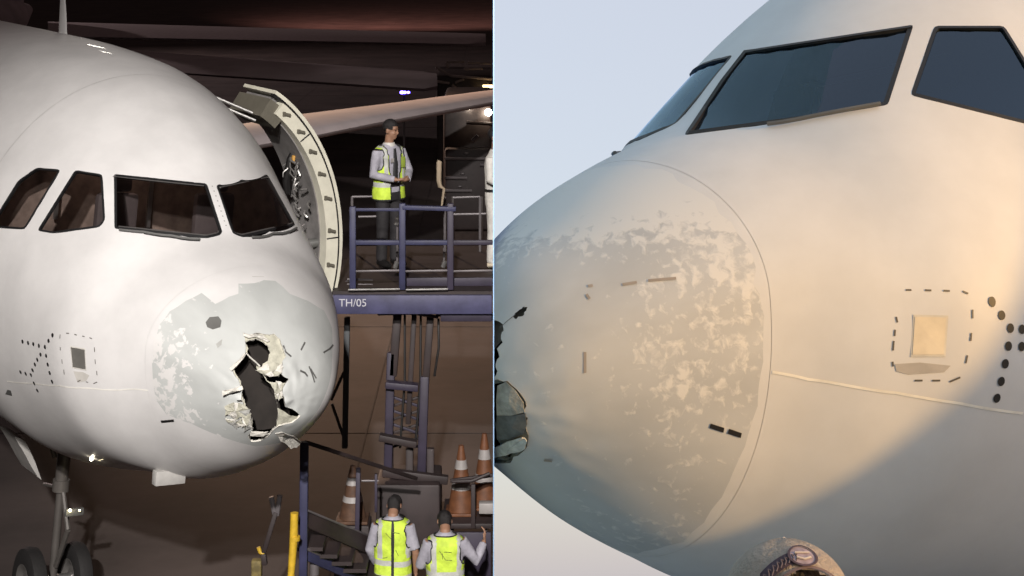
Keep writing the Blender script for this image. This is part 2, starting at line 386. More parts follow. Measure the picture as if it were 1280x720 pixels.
 'L_dash': [(1.3746,0.1166),(1.3624,0.1192),(1.3411,0.1122),(1.3316,0.1069),(1.3098,0.0959),(1.3006,0.0893),(1.2817,0.0766),(1.2719,0.0633),(1.2586,-0.0363),(1.2548,-0.0770),(1.2474,-0.1380),(1.2410,-0.1788),(1.2280,-0.2363),(1.2202,-0.2739),(1.2213,-0.3522),(1.2094,-0.3332),(1.2546,-0.3437),(1.2439,-0.3481),(1.2865,-0.3543),(1.2772,-0.3351),(1.4031,0.0881),(1.4042,0.0398),(1.3980,-0.0548),(1.3951,-0.0847),(1.3810,-0.1654),(1.3745,-0.2070),(1.3600,-0.2618),(1.3512,-0.3082)],
 'L_stripe': [(1.5981,-0.7832),(1.4962,-0.6116),(1.3512,-0.4420),(1.2345,-0.4000),(1.0991,-0.3861),(0.9745,-0.3326)],
 'L_mark': [(0.8391,-0.5589),(0.7819,-0.4943),(0.7721,-0.5167),(0.8271,-0.5796)],
 'L_plac': [(1.5449,-0.9732),(1.5616,-0.8939),(1.5478,-0.8761),(1.5195,-0.9403)],
 'L_wip1': [(0.9499,1.0630),(0.7824,1.1200),(0.5792,1.1705),(0.3585,1.1960)],
 'L_wip1b': [(0.9372,1.0721),(0.6644,1.1585),(0.4396,1.2034)],
 'L_wip2': [(-0.2242,1.2153),(-0.5329,1.1867),(-0.9078,1.0770)],
 'L_ant': [(-0.3751,2.6692),(-0.0985,2.5401)],
 'L_smear': [(0.0864,0.9491),(-0.0543,0.9472)],
 'L_hatch': [(0.4724,-1.1002)],
 'L_light': [(0.7810,-1.4358)],
 'R_wsi': [(0.0793,1.4462),(-0.1677,1.1548)],
 'R_sq': [(-1.2946,-0.0747),(-1.3463,-0.0651),(-1.3222,-0.2300),(-1.2695,-0.2361)],
 'R_shadowlip': [(-1.2310,-0.2784),(-1.2769,-0.2687),(-1.3255,-0.2790),(-1.3090,-0.3076),(-1.2457,-0.3208),(-1.2276,-0.3081)],
 'R_dots': [(-1.4358,0.0172),(-1.4518,-0.0585),(-1.4646,-0.1251),(-1.4495,-0.2089),(-1.4293,-0.2900),(-1.4045,-0.3707),(-1.3769,-0.4476),(-1.4888,-0.1402),(-1.4770,-0.2220)],
 'R_dash': [(-1.2855,0.0655),(-1.2948,0.0697),(-1.3169,0.0786),(-1.3273,0.0813),(-1.3469,0.0868),(-1.3576,0.0877),(-1.3798,0.0898),(-1.3899,0.0757),(-1.2630,-0.0816),(-1.2628,-0.1049),(-1.2551,-0.1357),(-1.2509,-0.1625),(-1.2466,-0.1826),(-1.2388,-0.2225),(-1.2294,-0.2687),(-1.2261,-0.2885),(-1.3955,-0.0219),(-1.3927,-0.0629),(-1.3841,-0.1296),(-1.3783,-0.1665),(-1.3629,-0.2322),(-1.3538,-0.2685),(-1.2508,-0.3457),(-1.2644,-0.3453),(-1.2806,-0.3449),(-1.2941,-0.3447),(-1.3092,-0.3503),(-1.3315,-0.3314)],
 'R_stripe': [(-0.9903,-0.3090),(-1.0538,-0.3555),(-1.1243,-0.3757),(-1.2054,-0.3975),(-1.3023,-0.4496),(-1.4085,-0.5484)],
 'R_mark1': [(-0.7959,-0.4523),(-0.8179,-0.4831),(-0.8077,-0.5019),(-0.7858,-0.4692)],
 'R_mark2': [(-0.8267,-0.4909),(-0.8457,-0.5209),(-0.8344,-0.5392),(-0.8148,-0.5089)],
 'R_h1': [(-0.2586,0.2063),(-0.2742,0.2285),(-0.2891,0.2372),(-0.2933,0.2472),(-0.3113,0.2416),(-0.3112,0.2276),(-0.3025,0.2217),(-0.3027,0.2045),(-0.2830,0.2035),(-0.2746,0.1943)],
 'R_h2': [(-0.1471,0.2048),(-0.1885,0.1954),(-0.2177,0.1798),(-0.2295,0.1520),(-0.2180,0.1297),(-0.2277,0.1024),(-0.2037,0.0779),(-0.2152,0.0441),(-0.1963,0.0163),(-0.2052,-0.0158),(-0.1838,-0.0433),(-0.1516,-0.0552)],
 'R_M': [(-0.1543,-0.0629),(-0.2006,-0.0563),(-0.2423,-0.0655),(-0.2722,-0.1108),(-0.2906,-0.1617),(-0.2900,-0.2100),(-0.2694,-0.2407),(-0.2749,-0.2703),(-0.2401,-0.3386),(-0.2169,-0.3922),(-0.1587,-0.4426),(-0.0723,-0.4758),(-0.0087,-0.5142),(0.2775,-0.5446)],
 'R_H2': [(-0.1374,-0.0690),(-0.2273,-0.0710),(-0.2188,-0.1164),(-0.1843,-0.1637),(-0.1403,-0.2306),(-0.0783,-0.3477),(-0.0430,-0.4253),(0.0903,-0.5031),(0.2807,-0.5279)],
 'R_H3': [(-0.0284,-0.4551),(-0.0895,-0.4373),(-0.0530,-0.4851),(0.0082,-0.5096),(0.0376,-0.4956)],
 'R_f1': [(-0.0232,-0.4551),(-0.1175,-0.4144),(-0.2018,-0.3802),(-0.2240,-0.3742),(-0.1830,-0.4259),(-0.0905,-0.4717),(0.0070,-0.4997),(0.1217,-0.5202),(0.0860,-0.4781)],
 'R_f2': [(-0.2067,-0.1758),(-0.2672,-0.1342),(-0.2882,-0.1827),(-0.2784,-0.2248),(-0.2313,-0.2492),(-0.1946,-0.2405)],
 'R_p1': [(-0.1964,-0.0824),(-0.2383,-0.0687),(-0.2706,-0.1186),(-0.2870,-0.1868),(-0.2755,-0.2331),(-0.2183,-0.2366),(-0.1552,-0.2238)],
 'R_p2': [(-0.1534,-0.2280),(-0.2166,-0.2408),(-0.2755,-0.2424),(-0.2571,-0.3038),(-0.2199,-0.3491),(-0.1512,-0.3674),(-0.0759,-0.3636)],
 'R_lip': [(0.0043,-0.4248),(-0.0825,-0.3908),(-0.1615,-0.3638),(-0.2224,-0.3447),(-0.2299,-0.3704),(-0.1892,-0.4170),(-0.1233,-0.4395),(-0.0534,-0.4556),(0.0787,-0.4826)],
 'R_crack0': [(-0.2096,0.1636),(-0.2377,0.1881),(-0.2704,0.2152)],
 'R_crack1': [(-0.5255,0.3075),(-0.5418,0.3077)],
 'R_crack2': [(-0.6418,0.2810),(-0.6854,0.2749)],
 'R_crack3': [(-0.5289,0.2672),(-0.5450,0.2397)],
 'R_crack4': [(-0.5414,-0.0186),(-0.5306,-0.1131)],
 'R_crack5': [(-0.7186,0.2678),(-0.7986,0.2401)],
 'R_crack6': [(-0.2052,-0.5092),(-0.2367,-0.5173)],
 'R_wip': [(-0.5996,1.1334),(-0.7702,1.1013),(-0.9732,1.0553)],
}
# ------------------------------------------------------------------ the nose of the airliner as a lofted surface
XS = np.array([0, .06, .2, .45, .8, 1.2, 1.6, 2.0, 2.5, 3.0, 3.8, 5.0, 6.5, 30.])
SH = np.array([
 [-0.5451, -0.2746, -0.0775, 0.106, 0.3286, 0.505, 0.668, 0.9942, 1.3875, 1.6814, 1.9668, 2.1621, 2.2165, 2.07],
 [-0.5451, -0.7722, -0.9241, -1.1182, -1.3586, -1.5571, -1.7205, -1.7911, -1.9029, -2.0302, -2.1569, -2.1606, -2.111, -2.07],
 [0., 0.2821, 0.4882, 0.6734, 0.879, 1.0816, 1.3027, 1.4951, 1.5804, 1.6694, 1.8401, 1.9713, 1.9982, 1.985],
 [-0.5451, -0.5371, -0.5007, -0.433, -0.3391, -0.2636, -0.338, -0.3971, -0.3643, -0.2986, -0.1789, -0.0529, 0.0049, 0.],
 [2.0102, 2.0033, 1.9894, 1.9594, 1.9183, 1.88, 1.84, 1.80, 1.81, 1.85, 1.9719, 2.0828, 2.1038, 2.]])
def pchip(xk, yk, x):
    h = np.diff(xk); d = np.diff(yk) / h
    m = np.zeros(len(xk))
    for i in range(1, len(xk) - 1):
        if d[i - 1] * d[i] > 0:
            w1 = 2 * h[i] + h[i - 1]; w2 = h[i] + 2 * h[i - 1]
            m[i] = (w1 + w2) / (w1 / d[i - 1] + w2 / d[i])
    m[0] = d[0]; m[-1] = d[-1]
    k = np.clip(np.searchsorted(xk, x) - 1, 0, len(xk) - 2)
    t = (x - xk[k]) / h[k]
    return ((1 + 2 * t) * (1 - t) ** 2) * yk[k] + t * (1 - t) ** 2 * h[k] * m[k] + t * t * (3 - 2 * t) * yk[k + 1] + t * t * (t - 1) * h[k] * m[k + 1]
SK = np.sqrt(XS)

def hull(pq):
    """(p, q) on the unrolled nose -> body point; p to starboard, q up, radius = sqrt(distance behind the tip)"""
    pq = np.asarray(pq, float).reshape(-1, 2)
    s = np.hypot(pq[:, 0], pq[:, 1]); th = np.arctan2(pq[:, 0], pq[:, 1])
    zt, zb, w, zc, nu = [pchip(SK, SH[i], s) for i in range(5)]
    c = np.cos(th); sn = np.sin(th); up = c >= 0
    y = w * np.sign(sn) * np.abs(sn) ** (2 / np.where(up, nu, 2.0))
    z = np.where(up, zc + (zt - zc) * np.abs(c) ** (2 / nu), zc - (zc - zb) * np.abs(c))
    return np.stack([s * s, y, z], -1)

def hull_n(pq):
    pq = np.asarray(pq, float).reshape(-1, 2); e = 2e-3
    a = hull(pq + [e, 0]) - hull(pq - [e, 0]); b = hull(pq + [0, e]) - hull(pq - [0, e])
    n = np.cross(b, a); n /= np.linalg.norm(n, axis=1, keepdims=True) + 1e-12
    P = hull(pq)
    out = np.stack([np.full(len(P), -0.35), P[:, 1], P[:, 2] + 0.25], -1)
    s = np.sign((out * n).sum(1)); s[s == 0] = 1
    return n * s[:, None]

def on_hull(pq, off=0.0):
    o = np.asarray(off, float).reshape(-1, 1) if np.ndim(off) else off
    return [Vector(v) for v in hull(pq) + hull_n(pq) * o]

def domain(ss, seg, tip=True):
    bm = bmesh.new()
    rows = []
    for s in ss:
        rows.append([bm.verts.new((s * math.sin(2 * math.pi * k / seg), s * math.cos(2 * math.pi * k / seg), 0)) for k in range(seg)])
    for a, b in zip(rows[:-1], rows[1:]):
        for k in range(seg):
            bm.faces.new((a[k], a[(k + 1) % seg], b[(k + 1) % seg], b[k]))
    if tip:
        c = bm.verts.new((0, 0, 0))
        for k in range(seg):
            bm.faces.new((c, rows[0][(k + 1) % seg], rows[0][k]))
    return bm

def inside(poly, x, y):
    r = False; n = len(poly); j = n - 1
    for i in range(n):
        xi, yi = poly[i]; xj, yj = poly[j]
        if (yi > y) != (yj > y) and x < (xj - xi) * (y - yi) / (yj - yi) + xi:
            r = not r
        j = i
    return r

def cut(bm, poly):
    """split the flat domain along poly and return the faces inside it"""
    n = len(poly); mg = 0.004
    for i in range(n):
        a = Vector((*poly[i], 0)); b = Vector((*poly[(i + 1) % n], 0))
        d = b - a
        if d.length < 1e-6: continue
        x0, x1 = min(a.x, b.x) - mg, max(a.x, b.x) + mg
        y0, y1 = min(a.y, b.y) - mg, max(a.y, b.y) + mg
        fs = []
        for f in bm.faces:
            xs = [v.co.x for v in f.verts]; ys = [v.co.y for v in f.verts]
            if max(xs) >= x0 and min(xs) <= x1 and max(ys) >= y0 and min(ys) <= y1:
                fs.append(f)
        es = {e for f in fs for e in f.edges}; vs = {v for f in fs for v in f.verts}
        bmesh.ops.bisect_plane(bm, geom=list(vs) + list(es) + fs, dist=1e-7, plane_co=a, plane_no=Vector((-d.y, d.x, 0)).normalized())
    xs = [p[0] for p in poly]; ys = [p[1] for p in poly]
    bx = (min(xs), max(xs), min(ys), max(ys))
    res = []
    for f in bm.faces:
        c = f.calc_center_median()
        if bx[0] <= c.x <= bx[1] and bx[2] <= c.y <= bx[3] and inside(poly, c.x, c.y):
            res.append(f)
    return res

def settle(bm, off=0.0, flip=False):
    """lift a flat domain mesh onto the hull; keeps (p, q) as an attribute for the paint"""
    lay = bm.verts.layers.float_vector.new('pq')
    vs = bm.verts[:]
    pq = np.array([(v.co.x, v.co.y) for v in vs])
    o = off(pq) if callable(off) else np.full(len(pq), off)
    P = hull(pq) + hull_n(pq) * o[:, None]
    for v, c, d in zip(vs, P, pq):
        v[lay] = (d[0], d[1], 0); v.co = c
    bm.normal_update()
    fs = bm.faces[:]                                     # outward, so that glass and gloss read right
    D = np.array([np.mean([tuple(v[lay])[:2] for v in f.verts], axis=0) for f in fs])
    for f, n in zip(fs, hull_n(D)):
        if f.normal.dot(Vector(n)) < 0: f.normal_flip()
    return bm

def decal(name, polys, m, parent, off=0.004, label=None):
    bm = bmesh.new()
    for poly in polys:
        P = on_hull(poly, off)
        vs = [bm.verts.new(p) for p in P]
        f = bm.faces.new(vs)
    bmesh.ops.triangulate(bm, faces=bm.faces[:])
    # give the print a body
    bmesh.ops.recalc_face_normals(bm, faces=bm.faces[:])
    return obj(name, bm, m, parent, smooth=False, label=label)

def disc_pts(c, rad, n=14):
    """small circle of real radius rad on the hull about (p, q) = c"""
    e = 1e-3
    P0 = hull([c])[0]; dp = (hull([(c[0] + e, c[1])])[0] - P0) / e; dq = (hull([(c[0], c[1] + e)])[0] - P0) / e
    J = np.stack([dp, dq], 1)
    G = np.linalg.inv(J.T @ J)
    e1 = dp / np.linalg.norm(dp); nn = np.cross(dp, dq); nn /= np.linalg.norm(nn); e2 = np.cross(nn, e1)
    out = []
    for k in range(n):
        a = 2 * math.pi * k / n
        out.append(tuple(np.array(c) + G @ J.T @ ((e1 * math.cos(a) + e2 * math.sin(a)) * rad)))
    return out

def line_strip(pts, width):
    """quads of real width along a (p, q) polyline -> polygons"""
    polys = []
    pts = [np.array(p) for p in pts]
    prev = None
    for i, p in enumerate(pts):
        a = pts[max(i - 1, 0)]; b = pts[min(i + 1, len(pts) - 1)]
        e = 1e-3
        P0 = hull([p])[0]; dp = (hull([(p[0] + e, p[1])])[0] - P0) / e; dq = (hull([(p[0], p[1] + e)])[0] - P0) / e
        J = np.stack([dp, dq], 1)
        t3 = J @ (b - a); t3 /= np.linalg.norm(t3)
        nn = np.cross(dp, dq); nn /= np.linalg.norm(nn); s3 = np.cross(nn, t3)
        d = np.linalg.inv(J.T @ J) @ J.T @ s3 * width / 2
        cur = (tuple(p - d), tuple(p + d))
        if prev: polys.append([prev[0], cur[0], cur[1], prev[1]])
        prev = cur
    return polys

def dense(pts, n):
    out = []
    for a, b in zip(pts[:-1], pts[1:]):
        for k in range(n): out.append((a[0] + (b[0] - a[0]) * k / n, a[1] + (b[1] - a[1]) * k / n))
    out.append(pts[-1])
    return out

def rim(name, poly, o0, o1, m, parent, wob=0.0):
    """ragged broken edge: a strip along poly from height o0 to o1"""
    pts = dense(list(poly) + [poly[0]], 3)[:-1]
    rnd = random.Random(len(poly))
    offs = np.array([o1 * (1 + wob * rnd.uniform(-1, 1)) for _ in pts])
    A = on_hull(pts, o0); B = on_hull(pts, offs)
    bm = bmesh.new()
    va = [bm.verts.new(p) for p in A]; vb = [bm.verts.new(p) for p in B]
    n = len(pts)
    for i in range(n):
        j = (i + 1) % n
        bm.faces.new((va[i], va[j], vb[j], vb[i]))
    return obj(name, bm, m, parent, smooth=False)

def flap(name, poly, m, parent, lift, root=0, thick=0.006, hole=None, seed=1):
    """torn scrap of laminate, rising away from the hull with distance from vertex root"""
    rnd = random.Random(seed)
    pts = dense(list(poly) + [poly[0]], 2)[:-1]
    c = np.mean(np.array(pts), axis=0)
    d = np.array([math.hypot(p[0] - poly[root][0], p[1] - poly[root][1]) for p in pts]); d /= d.max()
    h = 0.004 + lift * d ** 1.3 + np.array([rnd.uniform(-.25, .25) * lift for _ in pts])
    top = on_hull(pts, h); bot = on_hull(pts, h - thick)
    bm = bmesh.new()
    vt = [bm.verts.new(p) for p in top]; vb = [bm.verts.new(p) for p in bot]
    n = len(pts)
    if hole:
        hp = dense(list(hole) + [hole[0]], 2)[:-1]
        hp = [hp[int(k * len(hp) / n) % len(hp)] for k in range(n)]
        # line the hole loop up with the outline
        ang0 = math.atan2(pts[0][1] - c[1], pts[0][0] - c[0])
        k0 = min(range(n), key=lambda k: abs(math.remainder(math.atan2(hp[k][1] - c[1], hp[k][0] - c[0]) - ang0, 2 * math.pi)))
        area = lambda P: sum(P[i][0] * P[(i + 1) % len(P)][1] - P[(i + 1) % len(P)][0] * P[i][1] for i in range(len(P)))
        if area(hp) * area(pts) < 0: hp = hp[::-1]; k0 = n - 1 - k0
        hp = hp[k0:] + hp[:k0]
        vh = [bm.verts.new(p) for p in on_hull(hp, np.mean(h) - 0.03)]
        for i in range(n):
            j = (i + 1) % n
            bm.faces.new((vt[i], vt[j], vh[j], vh[i]))
    else:
        ct = bm.verts.new(on_hull([c], float(np.mean(h)) + 0.006)[0])
        for i in range(n):
            bm.faces.new((vt[i], vt[(i + 1) % n], ct))
        bm.faces.new(vb[::-1])
    for i in range(n):
        j = (i + 1) % n
        bm.faces.new((vt[i], vb[i], vb[j], vt[j]))
    bmesh.ops.recalc_face_normals(bm, faces=bm.faces[:])
    return obj(name, bm, m, parent, smooth=False)

def islands(bm):
    """the connected pieces of bm, each as a bmesh of its own"""
    seen = set(); out = []
    bm.faces.ensure_lookup_table()
    for f in bm.faces:
        if f in seen: continue
        st, comp = [f], []
        seen.add(f)
        while st:
            g = st.pop(); comp.append(g)
            for e in g.edges:
                for h in e.link_faces:
                    if h not in seen: seen.add(h); st.append(h)
        nb = bmesh.new(); mp = {}
        for g in comp:
            vs = []
            for v in g.verts:
                if v not in mp: mp[v] = nb.verts.new(v.co)
                vs.append(mp[v])
            nb.faces.new(vs)
        out.append((len(comp), nb))
    return out

def ragged(poly, amp, seed=0):
    rnd = random.Random(seed + len(poly)); out = []
    pts = dense(list(poly) + [poly[0]], 2)[:-1]
    for i, p in enumerate(pts):
        k = amp * (1.0 if i % 2 else 0.4)
        out.append((p[0] + rnd.uniform(-k, k), p[1] + rnd.uniform(-k, k)))
    return out

def shards(poly, m, parent, lift, seed, grow=1.15):
    """several small torn scraps that together fill poly"""
    rnd = random.Random(seed); n = len(poly); c = np.mean(np.array(poly), axis=0)
    for i in range(n):
        a, b = np.array(poly[i]), np.array(poly[(i + 1) % n])
        d = c + (a - c) * rnd.uniform(-.3, .3)
        e = (a + b) / 2 + (np.array([rnd.uniform(-1, 1), rnd.uniform(-1, 1)])) * 0.012
        g = (a + b + d) / 3
        q_ = [tuple(g + (p - g) * grow) for p in (a, e, b, d)]
        flap('torn_flap', q_, m if not isinstance(m, (list, tuple)) else m[i % len(m)], parent, lift * rnd.uniform(.4, 1.5), rnd.randint(0, 3), seed=seed * 10 + i)

def inset3(P, w):
    n = len(P); c = sum(P, Vector()) / n
    nn = Vector((0, 0, 0))
    for i in range(n): nn += (P[i] - c).cross(P[(i + 1) % n] - c)
    nn.normalize()
    out = []
    for i in range(n):
        t1 = (P[i] - P[i - 1]).normalized(); t2 = (P[(i + 1) % n] - P[i]).normalized()
        s = (nn.cross(t1) + nn.cross(t2))
        if s.length < 1e-6: s = nn.cross(t1)
        s.normalize()
        k = max(0.5, abs(s.dot(nn.cross(t1).normalized())))
        out.append(P[i] + s * (w / k))
    return out, nn

def window(parent, poly, glass, frame_w=0.022, silver=False, mframe=None):
    """pane lying in the opening poly of the skin, with a black seal round it"""
    P = on_hull(poly, 0.002)
    Q, nn = inset3(P, frame_w)
    Pd = on_hull(poly, -0.045)
    cN = sum(on_hull(poly, 0.1), Vector()) / len(poly) - sum(P, Vector()) / len(P)
    if nn.dot(cN) < 0: nn = -nn
    pm, qm = np.array(poly).min(0), np.array(poly).max(0)
    bm = bmesh.new(); g = 7
    V = [[bm.verts.new((pm[0] - .01 + (qm[0] - pm[0] + .02) * i / g, pm[1] - .01 + (qm[1] - pm[1] + .02) * j / g, 0)) for i in range(g + 1)] for j in range(g + 1)]
    for j in range(g):
        for i in range(g): bm.faces.new((V[j][i], V[j][i + 1], V[j + 1][i + 1], V[j + 1][i]))
    keep = set(cut(bm, poly))
    bmesh.ops.delete(bm, geom=[f for f in bm.faces if f not in keep], context='FACES')
    settle(bm, -0.010)
    pn = obj('window_pane', bm, glass, parent)
    bm = bmesh.new()
    a = [bm.verts.new(p) for p in P]; b = [bm.verts.new(p + nn * 0.004) for p in Q]; d = [bm.verts.new(p) for p in Pd]
    e = [bm.verts.new(p - nn * 0.03) for p in Q]
    n = len(P)
    for i in range(n):
        j = (i + 1) % n
        bm.faces.new((a[i], a[j], b[j], b[i])); bm.faces.new((a[i], a[j], d[j], d[i])); bm.faces.new((b[i], b[j], e[j], e[i]))
    bmesh.ops.recalc_face_normals(bm, faces=bm.faces[:])
    obj('window_seal', bm, mframe or M_RUBBER, pn, smooth=False)
    if silver:
        S1, _ = inset3(Q, 0.003); S2, _ = inset3(Q, 0.016)
        zm = sum(p.z for p in Q) / n
        for side in (1, -1):
            bm = bmesh.new()
            for i in range(n):
                j = (i + 1) % n
                ed = (Q[j] - Q[i]).normalized()
                if abs(ed.z) < 0.5 and ((Q[i].z + Q[j].z) / 2 - zm) * side > 0:
                    bm.faces.new([bm.verts.new(p + nn * 0.002) for p in (S1[i], S1[j], S2[j], S2[i])])
            bmesh.ops.remove_doubles(bm, verts=bm.verts[:], dist=1e-4)
            bmesh.ops.recalc_face_normals(bm, faces=bm.faces[:])
            obj('window_retainer', bm, M_ALU, pn, smooth=False)
    return pn

# ------------------------------------------------------------------ airliners
def airliner(side, label, rotm, loc, paint, dome, glass, tab, day):
    root = thing('airliner', label, 'airliner')
    root.matrix_world = Matrix.Translation(Vector(loc)) @ Matrix(rotm).to_4x4()
    SE = 1.0325
    # ---- fuselage skin with its window openings
    ss = list(np.arange(SE + (0.0010 if day else 0.0006), 1.92, 0.034)) + list(np.linspace(1.93, 4.0, 24))
    bm = domain(ss, 176, tip=False)
    if day:
        wp = [(min(p, -0.03), q) for p, q in tab['R_wp']]
        wins = [('p', wp), ('s', TAB['L_ws']), ('p1', tab['R_s1'])]
    else:
        wins = [('s', tab['L_ws']), ('p', tab['L_wp']), ('s1', tab['L_s1']), ('s2', tab['L_s2'])]
    for _, w in wins:
        bmesh.ops.delete(bm, geom=cut(bm, w), context='FACES')
    well = [(2.30 * math.sin(t), 2.30 * math.cos(t)) for t in (R(190), R(180), R(170))] + [(2.62 * math.sin(t), 2.62 * math.cos(t)) for t in (R(171), R(180), R(189))]
    bmesh.ops.delete(bm, geom=cut(bm, well), context='FACES')
    settle(bm)
    fus = obj('fuselage', bm, paint, root)
    # ---- radome
    ss = list(np.arange(0.03, SE - 0.001, 0.0276)) + [SE]
    bm = domain(ss, 168, tip=True)
    if day:
        M, holes = tab['R_M'], [tab['R_h1'], tab['R_h2']]
        core_holes = [tab['R_H2'], tab['R_H3']]
        rr = random.Random(3)
        strip = []
        for k in range(72):
            t = 2 * math.pi * k / 72
            tw = abs(math.remainder(t, 2 * math.pi))
            r_ = 1.008 + rr.uniform(-.010, .010)
            strip.append((r_ * math.sin(t), r_ * math.cos(t)))
    else:
        M, holes = tab['L_M'], [tab['L_H6'], tab['L_H7']]
        core_holes = [tab['L_H1'], tab['L_H2'], tab['L_H3'], tab['L_H4'], tab['L_H5'], tab['L_H8']]
        strip = tab['L_strip']
    grown = lambda h, k: [tuple(np.mean(np.array(h), axis=0) + (np.array(p) - np.mean(np.array(h), axis=0)) * k) for p in h]
    M = ragged(M, 0.008, 5); core_holes = [ragged(grown(h, 1.0 if day else (1.08 if len(h) > 12 else 1.3)), 0.007, 9) for h in core_holes]
    if day: holes = [ragged(h, 0.004, 4) for h in holes]
    for f in cut(bm, strip): f.material_index = 1
    for h in holes: bmesh.ops.delete(bm, geom=cut(bm, h), context='FACES')
    bmesh.ops.delete(bm, geom=cut(bm, M), context='FACES')
    cen = np.mean(np.array(M), axis=0)
    def dents(pq):
        d = np.hypot(pq[:, 0] - cen[0], pq[:, 1] - cen[1])
        out = np.zeros(len(pq))
        for i, (p, q) in enumerate(pq):
            if d[i] < 0.6:
                w = math.exp(-((d[i] - 0.1) / 0.26) ** 2)
                w *= 0.35 if day else 1.0
                out[i] = w * (0.030 * (mnoise.noise(Vector((p * 6, q * 6, 3.1))) ) + 0.022 * mnoise.noise(Vector((p * 15, q * 15, 7.7))))
            if not day:
                out[i] -= 0.012 * math.exp(-((p - tab['L_dent'][0][0]) ** 2 + (q - tab['L_dent'][0][1]) ** 2) / 0.0009)
        return out
    settle(bm, dents)
    rad = obj('radome', bm, [paint, dome], root)
    # broken layers under the skin
    bm = domain(ss, 168, tip=True)
    sel = set(cut(bm, M))
    bmesh.ops.delete(bm, geom=[f for f in bm.faces if f not in sel], context='FACES')
    for h in core_holes:
        bmesh.ops.delete(bm, geom=cut(bm, h), context='FACES')
    settle(bm, lambda pq: np.array([-0.014 + 0.012 * mnoise.noise(Vector((p * 18, q * 18, 1.5))) for p, q in pq]))
    for n_f, piece in islands(bm):
        if n_f >= 6: obj('core_layer', piece, M_CORE if not day else mat('grey_green_core', (0.24, 0.25, 0.23), 0.85, var=0.3, scale=14), rad)
        else: piece.free()
    bm.free()
    rim('torn_edge', M, 0.003, -0.013, M_TORN if not day else mat('grey_torn_laminate', (0.34, 0.34, 0.32), 0.8, var=0.3, scale=20, bump=0.4), rad, 0.5)
    for h in core_holes[:2]: rim('torn_edge', h, -0.010, -0.024, M_TORN if not day else MATS['grey_torn_laminate'], rad, 0.6)
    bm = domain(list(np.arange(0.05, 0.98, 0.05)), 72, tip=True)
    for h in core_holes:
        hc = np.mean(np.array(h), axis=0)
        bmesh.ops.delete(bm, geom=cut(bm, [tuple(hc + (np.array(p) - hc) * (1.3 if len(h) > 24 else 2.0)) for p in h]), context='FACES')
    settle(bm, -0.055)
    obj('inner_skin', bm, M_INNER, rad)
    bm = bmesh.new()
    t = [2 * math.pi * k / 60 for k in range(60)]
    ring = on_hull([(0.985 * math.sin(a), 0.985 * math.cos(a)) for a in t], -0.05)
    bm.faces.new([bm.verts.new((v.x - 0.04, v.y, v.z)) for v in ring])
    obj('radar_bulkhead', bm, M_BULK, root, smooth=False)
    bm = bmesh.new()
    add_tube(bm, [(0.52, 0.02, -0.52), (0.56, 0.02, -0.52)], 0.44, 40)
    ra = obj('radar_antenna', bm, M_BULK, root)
    # seam ring
    bm = bmesh.new()
    A = on_hull([((SE - .004) * math.sin(a), (SE - .004) * math.cos(a)) for a in t], -0.005)
    B = on_hull([((SE + .008) * math.sin(a), (SE + .008) * math.cos(a)) for a in t], -0.005)
    va = [bm.verts.new(p) for p in A]; vb = [bm.verts.new(p) for p in B]
    for i in range(60): bm.faces.new((va[i], va[(i + 1) % 60], vb[(i + 1) % 60], vb[i]))
    obj('radome_seal', bm, M_SEAM, root)
    M_GREYTORN = mat('grey_torn_laminate', (0.34, 0.34, 0.32), 0.8, var=0.3, scale=20, bump=0.4)
    M_PALETORN = mat('pale_torn_laminate', (0.55, 0.56, 0.55), 0.85, var=0.25, scale=20)
    M_DKTORN = mat('dark_torn_laminate', (0.13, 0.14, 0.145), 0.85, var=0.3, scale=20)
    # cracks; on the day side the first is a shadow line painted dark
    K = 'R_crack' if day else 'L_crack'
    for k in sorted(tab):
        if k.startswith(K):
            decal('crack', line_strip(tab[k], 0.016 if not day else (0.003 if k == 'R_crack0' else 0.013)), M_GREY_DK if not day else (M_DKTORN if k == 'R_crack0' else mat('brown_scuff', (0.33, 0.29, 0.26), 0.7)), rad)
    if day:
        flap('torn_flap', tab['R_p1'], M_GREYTORN, rad, 0.006, 0, seed=31)
        flap('torn_flap', tab['R_p2'], M_DKTORN, rad, 0.004, 0, seed=32)
        flap('torn_flap', tab['R_lip'], M_PALETORN, rad, 0.03, 0, seed=33)
    else:
        flap('torn_flap', tab['L_f1'], M_TORN, rad, 0.06, 2, seed=1)
        shards(tab['L_f2'], [M_CORE, M_TORN, M_CORE, M_GREYTORN], rad, 0.03, 2)
        shards(tab['L_f3'], [M_CORE, M_TORN, M_GREYTORN], rad, 0.03, 3)
        flap('torn_flap', tab['L_f4'], M_TORN, rad, 0.03, 0, seed=4)
        flap('torn_flap', tab['L_f5'], M_TORN, rad, 0.07, 0, hole=tab['L_f5h'], seed=5)
        shards(tab['L_f6'], [M_TORN, M_CORE], rad, 0.025, 6)
        shards(tab['L_f7'], [M_TORN, M_CORE], rad, 0.02, 7)
        flap('torn_flap', tab['L_f8'], M_TORN, rad, 0.03, 2, seed=8)
        flap('torn_flap', tab['L_f9'], M_TORN, rad, 0.03, 3, seed=9)
        shards(tab['L_f10'], [M_TORN, M_GREYTORN, M_CORE], rad, 0.02, 10)
        tube_part('hanging_fibre', on_hull(dense(tab['L_thread'], 3), 0.0), 0.007, M_TORN, rad, 6)
        decal('bare_patch', [tab['L_hex']], mat('dark_primer', (0.13, 0.13, 0.122), 0.6), rad, 0.002)
        decal('scrape', [tab['L_dent']], mat('grey_scrape', (0.40, 0.40, 0.38), 0.6), rad, 0.003)
    # ---- one faint frame joint round the cockpit's rear
    M_J = mat('skin_joint', (0.56, 0.55, 0.54), 0.6)
    decal('skin_joint', line_strip([(1.98 * math.sin(R(a)), 1.98 * math.cos(R(a))) for a in np.arange(-180, 180.1, 1.5)], 0.006), M_J, root, 0.004)
